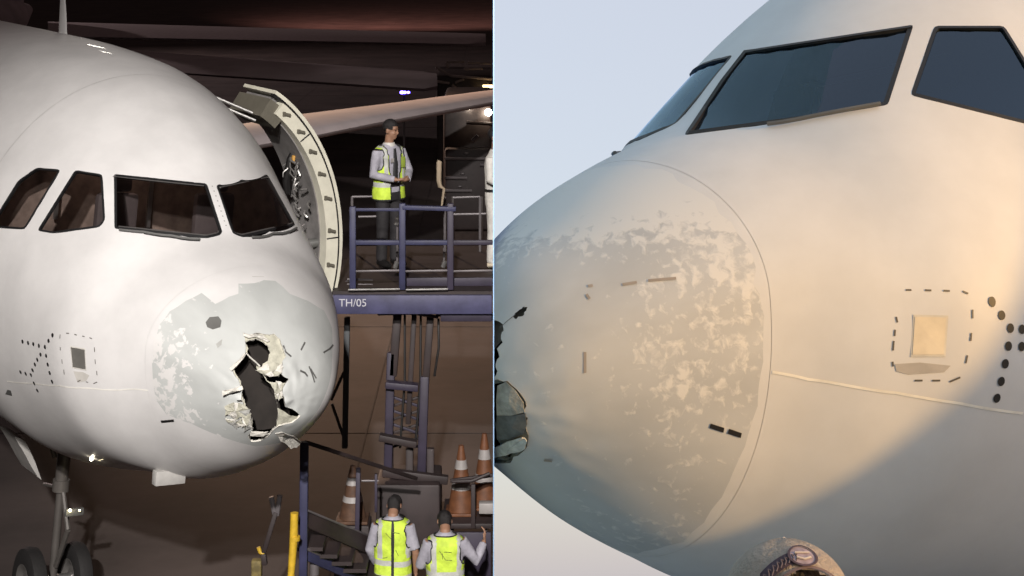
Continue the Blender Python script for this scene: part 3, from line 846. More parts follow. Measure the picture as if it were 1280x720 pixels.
    # ---- windows
    for nm, w in wins:
        pn = window(root, w, glass, 0.026 if nm[0] in 'sp' and len(nm) == 1 else 0.02, silver=len(nm) == 1 and not day)
    # ---- cockpit behind them
    th = [2 * math.pi * k / 48 for k in range(48)]
    bm = bmesh.new()
    bm.faces.new([bm.verts.new(v) for v in on_hull([(1.98 * math.sin(a), 1.98 * math.cos(a)) for a in th], -0.05)])
    obj('cockpit_bulkhead', bm, M_TAN, root, smooth=False)
    bm = bmesh.new()
    add_box(bm, (2.35, 0, 0.40), (0.6, 1.5, 0.12), bev=0.03)
    obj('glareshield', bm, M_DARKIN, root)
    for y in (-0.55, 0.55):
        bm = bmesh.new()
        add_box(bm, (3.15, y, 0.45), (0.12, 0.46, 0.75), bev=0.05)
        add_box(bm, (2.95, y, 0.08), (0.46, 0.48, 0.12), bev=0.04)
        add_box(bm, (3.13, y, 0.93), (0.09, 0.28, 0.18), bev=0.04)
        obj('pilot_seat', bm, M_DARKIN, root)
    if not day:
        cl = bpy.data.lights.new('cockpit_lamp', 'POINT'); cl.energy = 2.2; cl.color = (1.0, 0.72, 0.6); cl.shadow_soft_size = 0.12
        co_ = bpy.data.objects.new('cockpit_lamp', cl); co_.location = (3.2, 0.25, 1.25); link(co_, root)
    bm = bmesh.new()
    for y, zz, h in ((0.95, 0.8, 0.7), (0.25, 0.75, 0.8), (-0.1, 0.75, 0.8)):
        add_box(bm, (3.8, y, zz), (0.03, 0.05, h))
    add_box(bm, (3.8, 0.6, 1.12), (0.03, 1.2, 0.035))
    obj('cockpit_door_frame', bm, M_ALU, root)
    # ---- markings and fittings shared by both
    s = 'R_' if day else 'L_'
    decal('static_port_panel', [tab[s + 'sq']], mat('brushed_port_plate', (0.62, 0.60, 0.55), 0.5, 0.9), root, 0.006)
    sq = tab[s + 'sq']; c = np.mean(np.array(sq), axis=0)
    ring = [tuple(c + (np.array(p) - c) * 1.12) for p in sq]
    decal('static_port_border', [[ring[i], ring[(i + 1) % 4], sq[(i + 1) % 4], sq[i]] for i in range(4)], mat('pale_sealant', (0.62, 0.6, 0.55), 0.5), root, 0.004)
    for d in tab[s + 'dots']:
        decal('dot', [disc_pts(d, 0.0205 if not day else 0.0225)], M_BLACK, root, 0.004)
    da = tab[s + 'dash']
    for i in range(0, len(da), 2):
        decal('dash', line_strip([da[i], da[i + 1]], 0.0085), mat('grey_brown_marking', (0.10, 0.09, 0.08), 0.5), root, 0.003)
    decal('pale_stripe', line_strip(dense(tab[s + 'stripe'], 4), 0.013), mat('pale_stripe_paint', (0.86, 0.84, 0.78), 0.4), root, 0.003)
    if day:
        decal('stencil', [tab['R_mark1']], M_BLACK, rad, 0.004); decal('stencil', [tab['R_mark2']], M_BLACK, rad, 0.004)
        decal('dirt_streak', [tab['R_shadowlip']], mat('grey_dirt', (0.42, 0.40, 0.38), 0.6), root, 0.003)  # soft lip shadow below the port panel, painted as a grey patch
        P = on_hull(dense(tab['R_wip'], 3), 0.025)
        tube_part('wiper', P, 0.012, M_GREY_DK, root, 6)
        tube_part('wiper', on_hull(dense([(-p, q) for p, q in tab['R_wip']], 3), 0.025), 0.012, M_GREY_DK, root, 6)
    else:
        decal('stencil', [tab['L_mark']], M_BLACK, rad, 0.004)
        decal('placard', [tab['L_plac']], M_GREY_DK, root, 0.004)
        decal('dirt_streak', [tab['L_lab']], mat('beige_dirt', (0.56, 0.54, 0.50), 0.6), root, 0.003)
        decal('scuff', line_strip(tab['L_smear'], 0.012), mat('grey_scuff', (0.55, 0.54, 0.52), 0.6), rad, 0.003)
        for k in ('L_wip1', 'L_wip2'):
            P = on_hull(dense(tab[k], 3), 0.03)
            w = tube_part('wiper', P, 0.012, M_GREY_DK, root, 6)
            tube_part('wiper_blade', on_hull(dense(tab[k][1:], 3), 0.012), 0.011, M_BLACK, w, 6)
        post = [tuple(np.array((0.008, 1.44)) * (1 - t) + np.array((0.008, 1.30)) * t) for t in np.linspace(0, 1, 9)]
        decal('fastener_row', [disc_pts(p, 0.008, 8) for p in post], mat('grey_fastener', (0.3, 0.29, 0.28), 0.5), root, 0.003)
    return root, fus, rad

TAB_L = {k: v for k, v in TAB.items() if k[0] == 'L'}
TAB_R = {k: v for k, v in TAB.items() if k[0] == 'R'}
ROT_L = ((-0.5624, -0.8224, 0.0857), (0.8262, -0.5631, 0.0179), (0.0336, 0.0808, 0.9962))
ROT_R = ((0.7862, -0.6147, -0.0636), (0.6111, 0.7579, 0.2284), (-0.0922, -0.2185, 0.9715))
LOC_L = (-1.7318, 15.4617, CAM_H - 3.5431)
LOC_R = (-0.1966, 8.1819, CAM_H - 1.4719)
DOME_L = radome_mat('stripped_radome_night', (0.70, 0.69, 0.675), (0.545, 0.565, 0.55), 3.3, 0.72, 0.47, 0.15, 0.06, 12.0, 0.14, 0.12)
DOME_R = radome_mat('stripped_radome_day', (0.68, 0.68, 0.68), (0.53, 0.55, 0.575), 8.1, 0.63, 0.455, 0.42, 0.16, 19.0, -0.36, 0.45, 0.13)
GLASS_L = glass_mat('cockpit_glass_night', (0.75, 0.72, 0.72), see=0.95)
GLASS_R = glass_mat('cockpit_glass_day', (0.30, 0.50, 0.85), see=0.5, refl=(0.60, 0.80, 1.0), ior=1.9)
air_l, fus_l, rad_l = airliner('L', 'white airliner at night with a jagged hole torn in its nose', ROT_L, LOC_L, M_WHITE, DOME_L, GLASS_L, TAB_L, False)
air_r, fus_r, rad_r = airliner('R', 'white airliner in daylight seen close up from below with hail-worn nose paint', ROT_R, LOC_R, M_WHITE_DAY, DOME_R, GLASS_R, TAB_R, True)
bpy.context.view_layer.update()
for o in [air_r] + list(air_r.children_recursive):
    if o.type == 'MESH':
        W = o.matrix_world
        if min((W @ v.co).x for v in o.data.vertices) < 0.0:
            if clip_side(o, False) == 0: bpy.data.objects.remove(o)

INV_L = air_l.matrix_world.inverted()
def bl(px, py, Y):
    return INV_L @ at(px, py, Y)

# ---- blade antenna on the crown
b0 = on_hull(TAB['L_ant'], 0.0)[0]
bm = bmesh.new()
for (dx, dz, ch, tk) in ((-0.02, -0.03, 0.30, 0.020), (0.08, 0.25, 0.24, 0.015), (0.2, 0.52, 0.16, 0.010)):
    ring = []
    for k in range(12):
        a = 2 * math.pi * k / 12
        ring.append(bm.verts.new(b0 + Vector((dx + ch * 0.5 * (1 + math.cos(a)), tk * math.sin(a), dz))))
    if dz > 0:
        for k in range(12): bm.faces.new((prev[k], prev[(k + 1) % 12], ring[(k + 1) % 12], ring[k]))
    prev = ring
bm.faces.new(prev)
obj('antenna', bm, M_WHITE, air_l)

# ---- open passenger door, slid forward along the port side
M_CREAM = mat('cream_door_edge', (0.66, 0.64, 0.53), 0.5, var=0.08)
M_LINING = mat('grey_door_lining', (0.20, 0.19, 0.185), 0.7, var=0.25)
M_DKOLIVE = mat('dark_olive_trim', (0.12, 0.11, 0.085), 0.7)
sd = math.sqrt(4.4)
ths = [t for t in np.linspace(-0.47, -1.93, 40)]
sec = hull([(sd * math.sin(t), sd * math.cos(t)) for t in ths])
nrm = hull_n([(sd * math.sin(t), sd * math.cos(t)) for t in ths])
sec = [(y, z) for _, y, z in sec]; nrm = [Vector((n[1], n[2])).normalized() for n in nrm]
OUT = 0.72
def door_pt(i, d, x): return Vector((x, sec[i][0] - OUT - (-nrm[i].x) * 0 + nrm[i].x * d, sec[i][1] + nrm[i].y * d))
def door_slab(x0, x1, d0, d1, i0=0, i1=None):
    i1 = i1 or len(sec) - 1
    bm = bmesh.new(); rows = []
    for i in range(i0, i1 + 1):
        rows.append([bm.verts.new(door_pt(i, d, x)) for d, x in ((d0, x0), (d1, x0), (d1, x1), (d0, x1))])
    for a, b in zip(rows[:-1], rows[1:]):
        for k in range(4): bm.faces.new((a[k], a[(k + 1) % 4], b[(k + 1) % 4], b[k]))
    bm.faces.new(rows[0][::-1]); bm.faces.new(rows[-1])
    bmesh.ops.recalc_face_normals(bm, faces=bm.faces[:])
    return bm
door = obj('door', door_slab(3.97, 4.80, -0.03, 0.012), M_CREAM, air_l)
obj('door_edge_frame', door_slab(3.95, 4.10, -0.215, -0.06, 2, 38), M_CREAM, door)
obj('door_seal', door_slab(3.955, 4.06, -0.062, -0.038), M_BLACK, door)
obj('door_lining', door_slab(4.10, 4.78, -0.23, -0.05, 1, 39), M_LINING, door)
obj('slide_bustle', door_slab(4.20, 4.76, -0.36, -0.225, 27, 38), M_LINING, door)
obj('door_top_cover', door_slab(4.0, 4.8, -0.33, -0.10, 0, 4), M_DKOLIVE, door)
for i in (4, 8, 12, 16, 20, 25, 30, 35):
    p = door_pt(i, -0.12, 3.935)
    bm = bmesh.new(); add_tube(bm, [p + Vector((0, 0.055, 0.01)), p + Vector((0, -0.015, -0.005))], 0.020, 8)
    add_box(bm, p + Vector((0.01, 0.06, 0.01)), (0.03, 0.03, 0.05))
    obj('door_latch', bm, M_DKOLIVE, door)
for i in (9, 26):
    tube_part('door_joint', [door_pt(i, -0.21, 3.947), door_pt(i, -0.06, 3.947)], 0.008, M_BLACK, door, 6)
bm = bmesh.new()
p = door_pt(15, -0.24, 4.4)
add_tube(bm, [p + Vector((0, 0.02, 0.22)), p + Vector((-0.05, 0.1, 0.1)), p + Vector((0, 0.1, -0.15)), p + Vector((0.05, 0.04, -0.3))], 0.045, 8)
obj('door_handle', bm, M_BLACK, door)
rnd = random.Random(4)
M_STEEL = mat('door_steel', (0.30, 0.29, 0.28), 0.4, 0.6)
for k in range(26):
    i = rnd.randint(13, 24); x = rnd.uniform(4.12, 4.6)
    p = door_pt(i, -0.26 - rnd.random() * 0.1, x); q = p + Vector((rnd.uniform(-.12, .12), rnd.uniform(-.03, .05), rnd.uniform(-.16, .16)))
    tube_part('door_linkage', [p, (p + q) / 2 + Vector((0, .03, 0)), q], rnd.uniform(0.006, 0.016), M_STEEL, door, 6)
bm = bmesh.new(); add_box(bm, door_pt(13, -0.26, 4.3), (0.05, 0.03, 0.10), bev=0.01)
obj('door_tag', bm, mat('orange_tag', (0.6, 0.33, 0.08), 0.5), door)
bm = bmesh.new()
add_tube(bm, [Vector((4.5, -1.90, 0.04)), Vector((4.25, -2.16, 0.02)), door_pt(27, -0.2, 4.15)], [0.10, 0.085, 0.05], 10)
obj('hinge_arm', bm, M_GREY_DK, door)
for dz in (0, 0.07):
    tube_part('stay_rod', [door_pt(1, -0.30, 4.2) + Vector((0, 0.02, -dz)), Vector((4.75, -0.55, 1.93 - dz))], 0.018, M_ALU, door, 8)

# ---- port wing, rising away to the right
M_WING = mat('wing_grey_paint', (0.66, 0.58, 0.58), 0.5, var=0.12, scale=0.8)
le = [at(236, 196, 25.0), at(392, 169.5, 28.0), at(470, 153.5, 30.3), at(617, 127, 35.0), at(660, 119.5, 36.4)]
te = [at(250, 163, 27.8), at(377, 142.5, 31.2), at(470, 131, 33.2), at(617, 112, 37.8), at(660, 106.5, 39.2)]
bm = bmesh.new(); rows = []
for a, b in zip(le, te):
    ch = b - a; row = []
    for k in range(20):
        t = k / 19.0 * 2
        u, sgn = (t, 1) if t <= 1 else (2 - t, -1)
        u2 = u * u * (3 - 2 * u)
        th_ = 0.30 * 2.2 * (0.30 * math.sqrt(max(u2, 0)) - 0.126 * u2 - 0.35 * u2 ** 2 + 0.176 * u2 ** 3)
        row.append(bm.verts.new(INV_L @ (a + ch * u2 + Vector((0, 0, sgn * th_ * 2.0 - (0.10 if False else 0))))))
    rows.append(row)
for a, b in zip(rows[:-1], rows[1:]):
    for k in range(19): bm.faces.new((a[k], a[k + 1], b[k + 1], b[k]))
    bm.faces.new((a[19], a[0], b[0], b[19]))
bmesh.ops.recalc_face_normals(bm, faces=bm.faces[:])
wing = obj('wing', bm, M_WING, air_l)
clip_side(wing, True)

# ---- nose gear
M_FIT = mat('grey_fitting_paint', (0.42, 0.41, 0.39), 0.5)
M_STRUT = mat('gear_grey_paint', (0.11, 0.10, 0.092), 0.45, 0.2)
M_TYRE = mat('tyre_rubber', (0.016, 0.015, 0.015), 0.75, bump=0.2)
M_RIM = mat('wheel_rim', (0.22, 0.21, 0.20), 0.45, 0.5)
M_LAMP = mat('taxi_lamp', (0.9, 0.85, 0.7), 0.2, emit=(1.0, 0.86, 0.5), estr=25)
GX, GZ = 5.35, -3.96
st = tube_part('gear_strut', [(GX - 0.05, 0, -1.85), (GX, 0, -2.9)], [0.085, 0.075], M_STRUT, air_l, 14)
tube_part('gear_piston', [(GX, 0, -2.88), (GX, 0, GZ)], 0.048, M_STRUT, st, 12)
tube_part('gear_collar', [(GX, 0, -2.82), (GX, 0, -2.95)], 0.098, M_STRUT, st, 12)
for y in (-0.3, 0.3):
    tube_part('drag_brace', [(GX - 0.02, y * 1.15, -1.95), (GX, y * 0.35, -2.55)], 0.03, M_STRUT, st, 8)
bm = bmesh.new()
add_tube(bm, [(GX - 0.09, 0, -2.95), (GX - 0.33, 0, -3.3)], 0.03, 8); add_tube(bm, [(GX - 0.33, 0, -3.3), (GX - 0.06, 0, -3.8)], 0.03, 8)
obj('torque_link', bm, M_STRUT, st)
tube_part('gear_axle', [(GX, -0.3, GZ), (GX, 0.3, GZ)], 0.045, M_ALU, st, 10)
for y in (-0.27, 0.27):
    bm = bmesh.new()
    prof = [(0.19, -.09), (0.30, -.105), (0.365, -.075), (0.385, 0), (0.365, .075), (0.30, .105), (0.19, .09)]
    rows = [[bm.verts.new((GX + r_ * math.cos(2 * math.pi * k / 36), y + d, GZ + r_ * math.sin(2 * math.pi * k / 36))) for k in range(36)] for r_, d in prof]
    for a, b in zip(rows[:-1], rows[1:]):
        for k in range(36): bm.faces.new((a[k], a[(k + 1) % 36], b[(k + 1) % 36], b[k]))
    wh = obj('wheel', bm, M_TYRE, air_l)
    bm = bmesh.new()
    prof = [(0.02, -.05), (0.12, -.045), (0.165, -.085), (0.20, -.095), (0.20, .095), (0.165, .085), (0.12, .045), (0.02, .05)]
    rows = [[bm.verts.new((GX + r_ * math.cos(2 * math.pi * k / 36), y + d, GZ + r_ * math.sin(2 * math.pi * k / 36))) for k in range(36)] for r_, d in prof]
    for a, b in zip(rows[:-1], rows[1:]):
        for k in range(36): bm.faces.new((a[k], a[(k + 1) % 36], b[(k + 1) % 36], b[k]))
    bm.faces.new(rows[0]); bm.faces.new(rows[-1][::-1])
    obj('wheel_rim_disc', bm, M_RIM, wh)
for px, r_ in ((87.5, 0.015), (99.5, 0.008)):
    bm = bmesh.new(); add_ball(bm, bl(px, 638, 19.3), r_)
    lamp = obj('taxi_light', bm, M_LAMP, air_l)
bm = bmesh.new(); add_box(bm, bl(93, 640, 19.4), (0.05, 0.22, 0.09), bev=0.02)
obj('taxi_light_bracket', bm, M_GREY_DK, air_l)
pts = [bl(x, y, 20.3) for x, y in ((18, 546), (30, 549), (36, 560), (44, 578), (52, 600), (47, 596), (39, 583), (30, 566))]
bm = bmesh.new(); n_ = len(pts)
va = [bm.verts.new(p) for p in pts]; vb = [bm.verts.new(p + Vector((0.5, 0.02, 0))) for p in pts]
bm.faces.new(va); bm.faces.new(vb[::-1])
for i in range(n_): bm.faces.new((va[i], vb[i], vb[(i + 1) % n_], va[(i + 1) % n_]))
bmesh.ops.recalc_face_normals(bm, faces=bm.faces[:])
obj('gear_door', bm, M_FIT, air_l, smooth=False)
tube_part('gear_door_rod', [bl(55, 605, 20.0), bl(68, 608, 19.8)], 0.02, M_STRUT, air_l, 8)
bm = bmesh.new()
add_box(bm, (GX + 0.7, 0, -1.7), (1.3, 0.62, 0.7))
obj('wheel_well', bm, M_DARKIN, air_l, smooth=False)
h0 = on_hull(TAB['L_hatch'], 0.0)[0]
box_part('belly_antenna', h0 + Vector((0.1, -0.03, -0.09)), (0.10, 0.31, 0.14), M_FIT, air_l, bev=0.012)
bm = bmesh.new(); add_ball(bm, on_hull(TAB['L_light'], 0.015)[0], 0.018)
obj('belly_light', bm, mat('belly_lamp', (0.9, 0.85, 0.75), 0.2, emit=(1, 0.9, 0.7), estr=15), air_l)

# ------------------------------------------------------------------ the night apron and the light-blocking wall added between the two places
M_TARMAC = mat('night_tarmac', (0.072, 0.056, 0.051), 0.85, var=0.4, scale=0.35, bump=0.3, bscale=3.0)
M_NIGHT = mat('night_air', (0.010, 0.008, 0.008), 1.0, emit=(0.030, 0.020, 0.019), estr=0.6)
M_SKYBOUNCE = mat('pale_panel', (0.23, 0.43, 0.74), 0.8, var=0.06)  # day face coloured blue so its bounce and reflection stand in for sky
bm = bmesh.new()
bmesh.ops.create_grid(bm, x_segments=24, y_segments=48, size=1.0)
for v in bm.verts: v.co = Vector((-70 + 70 * v.co.x, 137.5 + 162.5 * v.co.y, 0))
struct(obj('apron', bm, M_TARMAC, smooth=False), label='dark concrete apron under the floodlights')
bm = bmesh.new()
X0, X1, Y0, Y1, Z0, Z1 = -140, 0, -25, 300, -0.4, 24.0
q = lambda *p: bm.faces.new([bm.verts.new(v) for v in p])
q((X0, Y0, Z0), (X0, Y1, Z0), (X0, Y1, Z1), (X0, Y0, Z1))
q((X0, Y1, Z0), (X1, Y1, Z0), (X1, Y1, Z1), (X0, Y1, Z1))
q((X0, Y0, Z0), (X1, Y0, Z0), (X1, Y0, Z1), (X0, Y0, Z1))
q((X0, Y0, Z1), (X1, Y0, Z1), (X1, Y1, Z1), (X0, Y1, Z1))
struct(obj('night_sky', bm, M_NIGHT, smooth=False), label='dark brown night sky closing in the apron')
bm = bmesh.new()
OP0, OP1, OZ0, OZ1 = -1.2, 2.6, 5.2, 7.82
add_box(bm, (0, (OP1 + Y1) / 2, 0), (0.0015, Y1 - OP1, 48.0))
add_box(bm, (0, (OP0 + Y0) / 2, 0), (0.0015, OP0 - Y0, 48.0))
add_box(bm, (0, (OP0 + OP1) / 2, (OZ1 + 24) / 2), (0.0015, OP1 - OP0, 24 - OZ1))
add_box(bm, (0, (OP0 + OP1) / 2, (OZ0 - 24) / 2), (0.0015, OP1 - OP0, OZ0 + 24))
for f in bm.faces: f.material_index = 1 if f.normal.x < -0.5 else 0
tag(obj('partition_wall', bm, [M_SKYBOUNCE, M_NIGHT], smooth=False), 'thin upright partition between the night apron and the daylight side', 'wall')
# taxi line and joints on the night apron
bm = bmesh.new()
for k in range(-8, 1):
    add_box(bm, (k * 7.5 - 2.0, 140, 0.004), (0.025, 320, 0.004))
for k in range(0, 20):
    add_box(bm, (-60, 12 + k * 7.5, 0.0045), (120, 0.025, 0.004))
struct(obj('apron_joints', bm, mat('dark_joint_filler', (0.055, 0.045, 0.042), 0.9), smooth=False), label='dark expansion joints between the apron slabs')

# ------------------------------------------------------------------ the daylight apron, falling away from the viewer
GND = Vector(LOC_R) + Vector((0.7862, 0.6111, -0.0922)) * 5.0 - UP * 3.93
RT = Matrix.Translation(GND) @ Matrix.Rotation(-TILT, 4, 'X')        # frame of the daylight place: z away from its ground
bm = bmesh.new()
bmesh.ops.create_grid(bm, x_segments=30, y_segments=30, size=1.0)
for v in bm.verts: v.co = RT @ Vector((150 + 150 * v.co.x - GND.x + 0.02, 120 + 160 * v.co.y, 0))
struct(obj('apron', bm, mat('day_concrete', (0.27, 0.265, 0.26), 0.85, var=0.2, scale=0.6, bump=0.3, bscale=4.0), smooth=False), label='sloping concrete apron under the daylight airliner')

# ------------------------------------------------------------------ floodlights of the night apron
M_LENS = mat('floodlight_lens', (0.9, 0.9, 0.85), 0.2, emit=(1.0, 0.93, 0.82), estr=20)
M_MAST = mat('galvanised_mast', (0.35, 0.35, 0.34), 0.5, 0.5)
def flood(x, y, z, aim, watts, col, angle, label, rad=0.3, base=0.0, pole=0.0):
    t = thing('floodlight_mast', label, 'floodlight', (x, y, base), group='floodlights around the night apron')
    tube_part('mast', [(pole, 0, 0), (pole, 0, z - 0.3 - base)], [0.12, 0.08], M_MAST, t)
    if pole: tube_part('arm', [(pole, 0, z - 0.3), (0, 0, z - 0.3)], 0.06, M_MAST, t)
    d = (Vector(aim) - Vector((x, y, z))).normalized()
    rot = d.to_track_quat('-Z', 'Y').to_matrix().to_4x4()
    hd = obj('lamp_head', add_box(bmesh.new(), Vector((0, 0, z - base)) - d * 0.10, (0.9, 0.6, 0.16), rot, 0.03), M_GREY_DK, t)
    obj('lamp_lens', add_box(bmesh.new(), Vector((0, 0, z - base)) - d * 0.01, (0.8, 0.5, 0.02), rot), M_LENS, hd, smooth=False)
    l = bpy.data.lights.new('flood', 'SPOT'); l.energy = watts; l.color = col; l.spot_size = R(angle); l.spot_blend = 0.9; l.shadow_soft_size = rad
    lo = bpy.data.objects.new('flood', l); lo.location = Vector((0, 0, z - base)) + d * 0.15
    lo.rotation_euler = d.to_track_quat('-Z', 'Y').to_euler(); C.objects.link(lo); lo.parent = t
flood(-0.7, -20.0, 21.0, (0.0, 16.0, 4.3), 58000, (1.0, 0.945, 0.905), 23, 'floodlight mast nearest the viewer', 0.35)
flood(-0.7, -9.0, 14.0, (-1.2, 15.6, 3.9), 6500, (1.0, 0.95, 0.91), 30, 'lower floodlight mast nearest the viewer', 0.3)
flood(-10.63, 48.83, 11.65, (0.0, 31, 0), 9500, (1.0, 0.64, 0.42), 42, 'low floodlight on a long arm behind the torn airliner', 0.22, pole=-6.0)
flood(-9.98, 47.81, 14.48, (-1.0, 37, 0), 1800, (1.0, 0.72, 0.54), 42, 'high floodlight on a long arm behind the torn airliner', 0.2, pole=-6.4)
flood(-48.0, 120.0, 20.0, (-12.0, 92, 0), 20000, (1.0, 0.76, 0.74), 110, 'floodlight mast far down the apron', 0.4)
flood(-20.0, 140.0, 18.0, (-1.0, 185, 0), 48000, (1.0, 0.46, 0.38), 75, 'orange long-armed floodlight at the far end of the apron', 0.4, pole=-30.0)

# ------------------------------------------------------------------ unseen bridge shape added on the daylight side to shade the nose
BA = Vector((2.468, 8.252, 5.953)) + SUN_DIR * 24.0
BB = Vector((1.296, 8.121, 4.998)) + SUN_DIR * 13.0
e1 = (BA - BB).normalized(); s1 = e1.cross(UP).normalized(); v1 = s1.cross(e1).normalized()
if v1.dot(UP) < 0: v1 = -v1
BM_ = Matrix((( *e1, 0), (*s1, 0), (*v1, 0), (0, 0, 0, 1))).transposed()
br = thing('boarding_bridge', 'grey sloping boarding bridge standing on the daylight apron', 'boarding bridge')
if s1.y < 0: s1 = -s1
BM_ = Matrix(((*e1, 0), (*s1, 0), (*v1, 0), (0, 0, 0, 1))).transposed() if e1.cross(s1).dot(v1) > 0 else Matrix(((*-e1, 0), (*s1, 0), (*v1, 0), (0, 0, 0, 1))).transposed()
SGN = 1 if e1.cross(s1).dot(v1) > 0 else -1
br.matrix_world = Matrix.Translation((BA + BB) / 2 + s1 * 1.42) @ BM_
M_BRIDGE = mat('grey_bridge_cladding', (0.35, 0.35, 0.36), 0.6, var=0.15, scale=1.0)
box_part('tunnel', (8.0 * SGN, 0, -1.7), (36.0, 2.8, 3.4), M_BRIDGE, br, bev=0.05)
for x in (-6, 6, 18):
    for y in (-1.1, 1.1):
        tube_part('leg', [(x * SGN, y, -3.3), (x * SGN, y, -7.5)], 0.2, M_BRIDGE, br)
for k in range(11):
    box_part('rib', ((-9 + 3.4 * k) * SGN, 0, -1.75), (0.12, 2.83, 3.35), M_BRIDGE, br)

# ------------------------------------------------------------------ boarding platform
M_BLUE = mat('blue_painted_steel', (0.034, 0.036, 0.085), 0.55, var=0.3, scale=3)
M_PURP = mat('violet_painted_steel', (0.036, 0.029, 0.050), 0.55, var=0.3, scale=3)
M_DKST = mat('dark_brown_steel', (0.032, 0.022, 0.022), 0.6, var=0.3, scale=3)
M_TUBE = mat('worn_grey_tube', (0.16, 0.145, 0.15), 0.45, 0.3)
M_YEL = mat('yellow_paint', (0.62, 0.40, 0.03), 0.5, var=0.25, scale=8)
PY = 20.0
plat = thing('boarding_platform', 'blue steel boarding platform raised to the open aircraft door', 'platform', at(510, 365, 21.0) * 1.0)
PI_ = Matrix.Translation(-plat.location)
def pl(px, py, Y=PY): return PI_ @ at(px, py, Y)
def bar(name, a, b, w, m, parent, h=None):
    a, b = Vector(a), Vector(b); d = b - a
    rot = d.to_track_quat('Z', 'Y').to_matrix().to_4x4()
    return obj(name, add_box(bmesh.new(), (a + b) / 2, (w, h or w, d.length), rot, min(w, h or w) * 0.15), m, parent)
a, b = pl(416, 363), pl(615, 362)
dz = a.z
deck = obj('deck', add_box(bmesh.new(), ((a.x + b.x) / 2, a.y + 1.5, dz - 0.05), (b.x - a.x, 3.0, 0.08)), M_DKST, plat, smooth=False)
sk = box_part('skirt_beam', ((a.x + b.x) / 2, a.y - 0.03, dz - 0.155), (b.x - a.x, 0.06, 0.22), mat('skirt_blue_paint', (0.060, 0.060, 0.125), 0.55, var=0.3, scale=4), plat, bev=0.01)  # skirt blue lightened in its colour because little light reaches it
box_part('skirt_gusset', (b.x - 0.30, a.y + 0.05, dz - 0.30), (0.6, 0.05, 0.14), M_PURP, plat, bev=0.01)
for x0, x1 in ((436, 500), (508, 560)):
    p, q2 = pl(x0, 362.0), pl(x1, 361.0)
    tube_part('edge_strip', [p + Vector((0, -0.08, 0.012)), q2 + Vector((0, -0.08, 0.012))], 0.013, M_ALU, plat, 6)
for px in (441, 503, 563):
    bar('rail_post', pl(px, 362), pl(px, 254 if px != 441 else 258), 0.075, M_BLUE if px != 563 else M_PURP, plat)
bar('top_rail', pl(503, 259), pl(570, 261), 0.09, M_BLUE, plat, 0.05)
bar('top_rail', pl(441, 262), pl(501, 262), 0.035, M_BLUE, plat)
for x0, x1 in ((441, 501), (505, 561), (565, 616)):
    bar('middle_rail', pl(x0, 303), pl(x1, 303), 0.055, M_BLUE if x0 < 560 else M_PURP, plat)
    bar('lower_rail', pl(x0, 339), pl(x1, 338), 0.022, M_TUBE, plat)
bar('toe_board', pl(505, 352, 20.3), pl(616, 352, 20.3), 0.02, M_PURP, plat, 0.10)
for y0, x0, x1 in ((271, 448, 497), (268, 566, 616), (246, 440, 505), (247, 566, 600)):
    tube_part('rear_rail', [pl(x0, y0, 22.6), pl(x1, y0 - 1, 22.6)], 0.016, M_TUBE, plat, 8)
for x in (440, 497, 556, 600):
    tube_part('rear_post', [pl(x, 335, 22.6), pl(x, 246, 22.6)], 0.018, M_TUBE, plat, 8)
tube_part('gate_bar', [pl(496.5, 275, 20.6), pl(496.5, 332, 20.6)], 0.014, M_TUBE, plat, 8)
for x, y in ((496.5, 277), (495, 331), (555, 330)):
    bm = bmesh.new(); add_tube(bm, [pl(x - 1.5, y + 4, 20.55), pl(x + 1.5, y - 4, 20.55)], 0.03, 8)
    obj('gate_catch', bm, M_ALU, plat)
tube_part('gate_bar', [pl(555, 310, 20.6), pl(555, 332, 20.6)], 0.012, M_TUBE, plat, 8)
tube_part('hand_loop', [pl(550, 201, 22.0), pl(549, 203, 22.0), pl(548.5, 225, 22.0), pl(550, 233, 22.0), pl(555, 236, 22.0), pl(552, 258, 22.0)], [0.03, 0.035, 0.032, 0.03, 0.02, 0.012], mat('tan_leather', (0.34, 0.27, 0.19), 0.6), plat, 8)
tube_part('floor_plate', [pl(432, 352, 20.6), pl(462, 355, 20.6)], 0.045, M_TUBE, plat, 8, flat=0.3)
for y0 in (355.5, 349):
    tube_part('floor_tube', [pl(434, y0, 20.4), pl(466, y0 + 0.5, 20.4)], 0.012, M_TUBE, plat, 6)
# writing on the skirt, too small to read in the photograph
M_LET = mat('white_lettering', (0.5, 0.5, 0.54), 0.6)
cu = bpy.data.curves.new('lettering', 'FONT'); cu.body = 'TH/05'; cu.size = 0.125; cu.extrude = 0.002; cu.align_x = 'LEFT'
to = bpy.data.objects.new('tmp', cu); C.objects.link(to)
dg = bpy.context.evaluated_depsgraph_get(); tm = bpy.data.meshes.new_from_object(to.evaluated_get(dg))
bpy.data.objects.remove(to)
tm.transform(Matrix.Translation(pl(424, 381.5) + Vector((0, -0.068, 0))) @ Matrix.Rotation(R(90), 4, 'X'))
tm.materials.append(M_LET)
lo = bpy.data.objects.new('lettering', tm); link(lo, sk)
